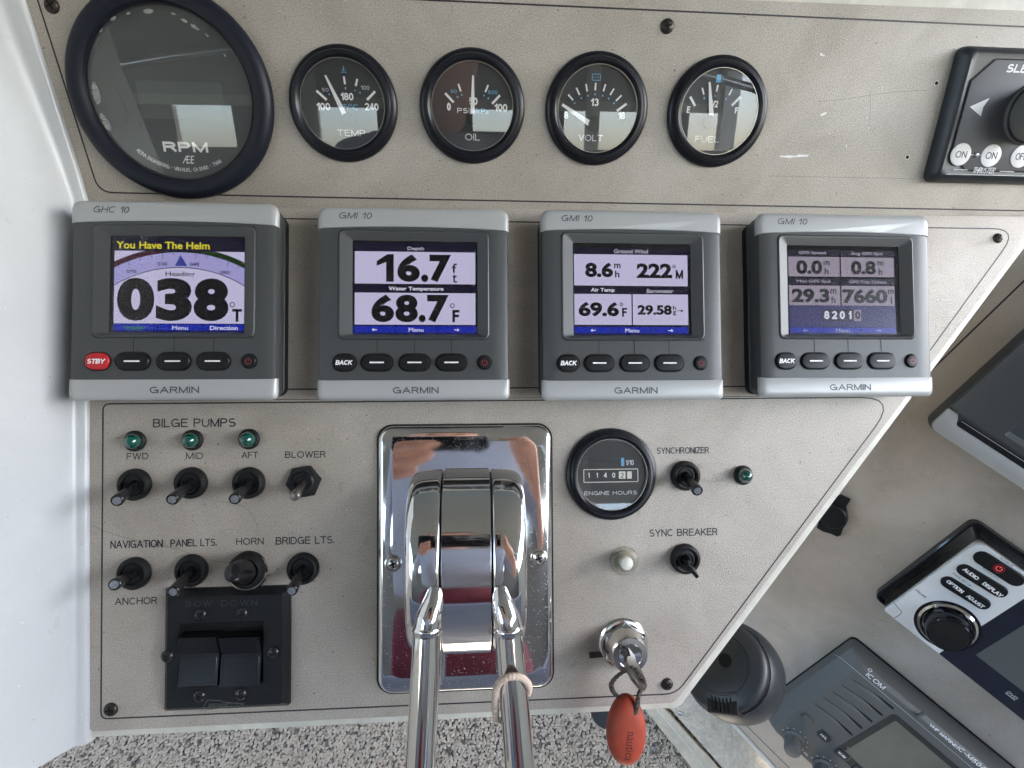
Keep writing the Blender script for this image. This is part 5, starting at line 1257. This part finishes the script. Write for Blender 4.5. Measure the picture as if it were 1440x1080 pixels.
c = T.p(*q8(372, 712), FZ); mb = MB(); mb.stack([(rr(3, 7.5, 1, 3, c.x, c.y), FZ - 1), (rr(3, 7.5, 1, 3, c.x, c.y), FZ + .8), (rr(2, 6.5, .8, 3, c.x, c.y), FZ + 1.3)]); T.part('catch', mb, M['vhf'])
mb = MB(); A, B = T.p(*q7(905, 345), FZ), T.p(*q8(1000, 1120), FZ); mb.strip([(A.x - 30, A.y - 4.6), (A.x - 24, A.y - 3.2), (Wv - 16, A.y - 3.2)], .35, FZ + .06); T.part('relief_line', mb, M['gprint'], smooth=False)

# round hand microphone / hailer
fp = ray(1014, 934) * 398
HM = Frame(Vector((-.60, .52, .60)), X=(1, 0, 0), thru=fp)
T = Thing('round_speaker', HM, 1014, 934, 'round dark rubber speaker unit between the helm corner and the radio', 'speaker', h=0)
mb = MB(); mb.lathe([(30, -40), (33.5, -36), (34.6, -26), (33.6, -12), (31.6, -8.4)], 64); T.part('rear_shell', mb, M['micb'], angle=50)
mb = MB(); mb.lathe([(31.4, -9), (30.6, -8), (30.2, -3.6), (29.8, -2.6)], 64); T.part('groove', mb, M['rubber'])
mb = MB(); mb.lathe([(30.8, -3.6), (29.9, -1.4), (27.2, 0.4), (20.5, 2.4), (19.9, 2.0), (19.2, 2.3), (12, 3.2), (.01, 3.4)], 64); T.part('front_shell', mb, M['micb'], angle=50)
hp = T.p(1021, 929.5, 1.5); mb = MB(); mb.lathe([(4.8, 2.8), (4.6, 3.9), (4.2, 3.9), (4.0, 3.7), (.01, 3.65)], 24, MX((hp.x, hp.y, 0))); T.part('centre_hole', mb, M['hole'])
cb = T.p(1019, 990, -4); an = math.atan2(cb.y, cb.x)
mt = rotz(an + math.pi / 2, (cb.x, cb.y, 0))
mb = MB(); mb.prism(rr(21, 14, 1.5, 3), -16, 1.2, .6, M=mt); lt = T.part('latch', mb, M['rubber'], angle=25)
for k in range(6):
    mb = MB(); mb.box(-7.4 + k * 2.6, -6, 1.1, -6.2 + k * 2.6, 4, 2.0, .2, mt); T.part('latch_rib', mb, M['blk'], lt, angle=20)
mb = MB(); mb.prism(rr(23, 3, 1, 3, 0, 6.5), -2, 2.4, .5, M=mt); T.part('latch_lip', mb, M['micb'], lt, angle=25)

# black round cap at the panel edge
T = Thing('black_cap', HS, 1172, 724, 'small black capped socket half hidden by the white panel edge', 'socket', h=6)
q9 = cv(1060, 560, 3.724)
pp = [tuple(T.p(*q9(x, y), 4)) for x, y in ((455, 510), (505, 535), (482, 572), (492, 620), (484, 662), (468, 684), (456, 720), (436, 728), (402, 712), (360, 700), (330, 682), (350, 600), (400, 540))]
mb = MB(); mb.prism(pp, 0, 4, 1); T.part('flange', mb, M['fuzz'], angle=30)
c = T.p(*q9(412, 622), 6); mb = MB(); mb.lathe([(13, 3), (12.6, 6), (11, 7.4), (.01, 7.8)], 30, MX((c.x, c.y, 0))); T.part('cap', mb, M['blk'])

# ------------------------------------------------------------------ boat around the helm (seen in the reflections; front and side walls cut the light)
def wstruct(name, mat, boxes, label=None):
    mb = MB()
    for (x0, y0, z0, x1, y1, z1) in boxes: mb.box(x0 * 1e3, y0 * 1e3, z0 * 1e3, x1 * 1e3, y1 * 1e3, z1 * 1e3)
    o = mb.build(name, mat, None, smooth=False); o['kind'] = 'structure'
    return o
wstruct('hardtop_roof', M['roof'], [(-1.5, -2.3, 2.0, 1.5, .8, 2.06)])
wstruct('aft_valance', M['valance'], [(-1.5, -2.3, 1.76, 1.5, -2.26, 1.80)])
wstruct('aft_header_front_blocker', M['roof'], [(-1.5, -2.3, 1.802, 1.5, -2.265, 1.998), (-1.5, .76, 1.8, 1.5, .8, 1.998), (-1.5, .76, 0.001, 1.5, .8, 1.5)])  # aft header, plus unseen front walls added to cut forward light
wstruct('aft_bulkhead', M['bulkhead'], [(-1.5, -2.34, .0, 1.5, -2.26, 1.58)] + [(a_, -2.33, 1.582, b_, -2.28, 1.758) for a_, b_ in ((-1.41, -1.22), (-.96, -.64), (-.30, .16), (.44, .62), (1.16, 1.28))])
wstruct('coaming_light_blocker', M['deck'], [(-1.54, -2.3, 0, -1.5, .8, 1.05), (-1.54, -2.3, 1.052, -1.5, .8, 1.25), (1.5, -2.3, 0, 1.54, .6, 1.42)])  # unseen side walls, heights shaped to cut light from left and right
wstruct('roof_posts', M['cream'], [(-1.5, -2.25, 1.581, -1.42, -2.2, 1.998), (1.42, -2.25, 1.581, 1.5, -2.2, 1.998), (-.62, -2.25, 1.581, -.56, -2.2, 1.998), (.72, -2.25, 1.581, .78, -2.2, 1.998)])
wstruct('deck', M['deck'], [(-1.5, -2.3, -.05, 1.5, .6, 0)])
wstruct('grey_reflection_block', M['grey_block'], [(-.5, -.33, 0.001, .5, -.26, 1.11)])  # unidentified grey mass, added so the chrome plate mirrors grey below the shorts
mb = MB(); mb.prism(circ(400e3, 48), -1.2e3, -1.0e3); wt = mb.build('sea', plain('sea_water', (.03, .05, .06), .15), None, smooth=False); wt['kind'] = 'structure'

# ------------------------------------------------------------------ the photographer (seen only in the chrome and the glasses)
def skinned(name, chains, mat, parent, root=0, sub=2):
    """chains: lists of (x,y,z,r) in camera-space millimetres; equal points are joined"""
    vs, es, rs, idx = [], [], [], {}
    def vid(p):
        k = tuple(round(c, 1) for c in p[:3])
        if k not in idx:
            idx[k] = len(vs); vs.append(tuple(c * S for c in p[:3])); rs.append(p[3] * S)
        return idx[k]
    for ch in chains:
        ids = [vid(p) for p in ch]
        es += [(a, b) for a, b in zip(ids, ids[1:])]
    me = bpy.data.meshes.new(name); me.from_pydata(vs, es, []); me.update()
    o = bpy.data.objects.new(name, me); C.objects.link(o)
    sk = o.modifiers.new('skin', 'SKIN'); sk.use_smooth_shade = True
    if not me.skin_vertices: me.skin_vertices.new()
    for i, r in enumerate(rs):
        me.skin_vertices[0].data[i].radius = (r, r); me.skin_vertices[0].data[i].use_root = (i == root)
    sb = o.modifiers.new('sub', 'SUBSURF'); sb.levels = sub; sb.render_levels = sub
    me.materials.append(mat); o.parent = parent
    return o
pr = bpy.data.objects.new('person', None); C.objects.link(pr); pr.matrix_world = WORLD
props(pr, 'person in grey shirt and red shorts holding a phone over the helm', 'person')
# shirt: torso and sleeves
shirt = skinned('shirt', [[(-30, -345, 340, 135), (-30, -280, 345, 140), (-30, -190, 355, 150), (-30, -110, 370, 125), (-30, -60, 385, 62)],
                          [(-30, -110, 370, 125), (-180, -120, 360, 66), (-250, -200, 300, 56), (-270, -250, 240, 52)],
                          [(-30, -110, 370, 125), (120, -120, 360, 66), (190, -200, 300, 56), (210, -245, 240, 52)]], M['shirt'], pr)
skinned('shorts', [[(-30, -345, 335, 128), (-30, -430, 330, 120)], [(-30, -430, 330, 120), (-130, -500, 320, 84), (-140, -640, 320, 80)], [(-30, -430, 330, 120), (70, -500, 320, 84), (80, -640, 320, 80)]], M['shorts'], pr)
body = skinned('body', [[(-30, -60, 385, 54), (-30, 0, 370, 50), (-30, 45, 350, 68), (-30, 95, 340, 78), (-30, 135, 345, 64)],
                        [(-270, -250, 240, 42), (-240, -215, 150, 38), (-165, -135, 70, 32), (-140, -78, 42, 27), (-125, -52, 26, 26), (-112, -36, 16, 22)]], M['skin'], pr)
skinned('body', [[(210, -245, 240, 42), (190, -200, 150, 38), (120, -120, 70, 30), (85, -70, 45, 26), (68, -44, 30, 24), (58, -30, 20, 20)]], M['skin'], pr)
# left hand: fingers curl over the front of the phone's lower left edge
F_ = [[(-112, -36, 16, 12), (-98, -44, 2, 10.5), (-78, -36, -9, 10), (-58, -30, -8, 9), (-44, -28, -2, 8)],
      [(-114, -46, 18, 12), (-98, -60, 4, 10.5), (-76, -54, -7, 10), (-54, -47, -6, 9), (-40, -44, 0, 8)],
      [(-118, -56, 20, 12), (-102, -76, 8, 10), (-82, -72, -2, 9.5), (-62, -64, -2, 8.5), (-50, -60, 3, 7.5)],
      [(-124, -62, 24, 11), (-112, -88, 14, 9), (-96, -88, 6, 8.5), (-80, -82, 4, 7.5), (-70, -78, 6, 7)],
      [(-120, -30, 22, 12), (-112, -6, 20, 11), (-96, 6, 20, 10), (-80, 10, 19, 8.5)]]
for f_ in F_: skinned('finger', [f_], M['skin'], pr)
G_ = [[(60, -28, 14, 11), (66, -10, -2, 9.5), (56, -4, -8, 9), (44, -2, -7, 8)], [(62, -38, 16, 11), (72, -26, 0, 9.5), (62, -22, -7, 9), (48, -20, -6, 8)],
      [(64, -48, 20, 11), (74, -42, 4, 9.5), (64, -38, -4, 9), (52, -36, -3, 8)], [(58, -30, 26, 11), (46, -20, 24, 10), (34, -16, 20, 9)]]
for f_ in G_: skinned('finger', [f_], M['skin'], pr)
hr = skinned('hair', [[(-30, 110, 362, 74), (-30, 140, 362, 68), (-30, 160, 358, 44)]], M['hair'], pr)
for dx in (-28, 28):
    mb = MB(); mb.lathe([(.01, 9), (6, 7), (9, 0), (6, -6), (.01, -8)], 16, MX((-30 + dx, 88, 272))); mb.build('eye', M['dial'], pr)
mb = MB(); mb.stack([(rr(14, 4, 2, 3, -30, 62), 252), (rr(20, 36, 6, 3, -30, 78), 272)]); mb.build('nose', M['skin'], pr)
# phone: the lens sits in its corner, just behind the camera position
ph_ = bpy.data.objects.new('phone', None); C.objects.link(ph_); ph_.matrix_world = WORLD
props(ph_, 'dark smartphone held level over the helm, mirrored in the chrome drum', 'phone')
mb = MB(); o1 = rr(152, 74, 10, 5, -55, -22); mb.stack([(inset(o1, .6), 6.0), (o1, 6.8), (o1, 13), (inset(o1, .6), 13.8)]); mb.build('phone_body', M['gloss'], ph_)
mb = MB(); o1 = rr(34, 34, 8, 4, -2, -4); mb.stack([(o1, 4.6), (o1, 6.2)][::1]); mb.build('camera_island', M['steel'], ph_)
for x, y in ((-11, 4), (-11, -12), (6, -13)):
    mb = MB(); mb.lathe([(.01, 3.2), (6, 3.0), (6.6, 4.6)], 20, MX((x, y, 0))); mb.build('lens', M['gloss'], ph_)
# bent stainless rail behind the driver, seen as pale curves in the gauge glasses
mb = MB(); mb.tube([(x * 1e3, y * 1e3, z * 1e3) for x, y, z in [(-1.46 + 2.92 * i / 24, -1.35, 1.60 + .26 * math.sin(math.pi * i / 24) ** .6) for i in range(25)]], 14, 14)
rail = mb.build('grab_rail', M['chrome2'], None); props(rail, 'bent stainless grab rail behind the driver, mirrored in the large gauge glass', 'rail')
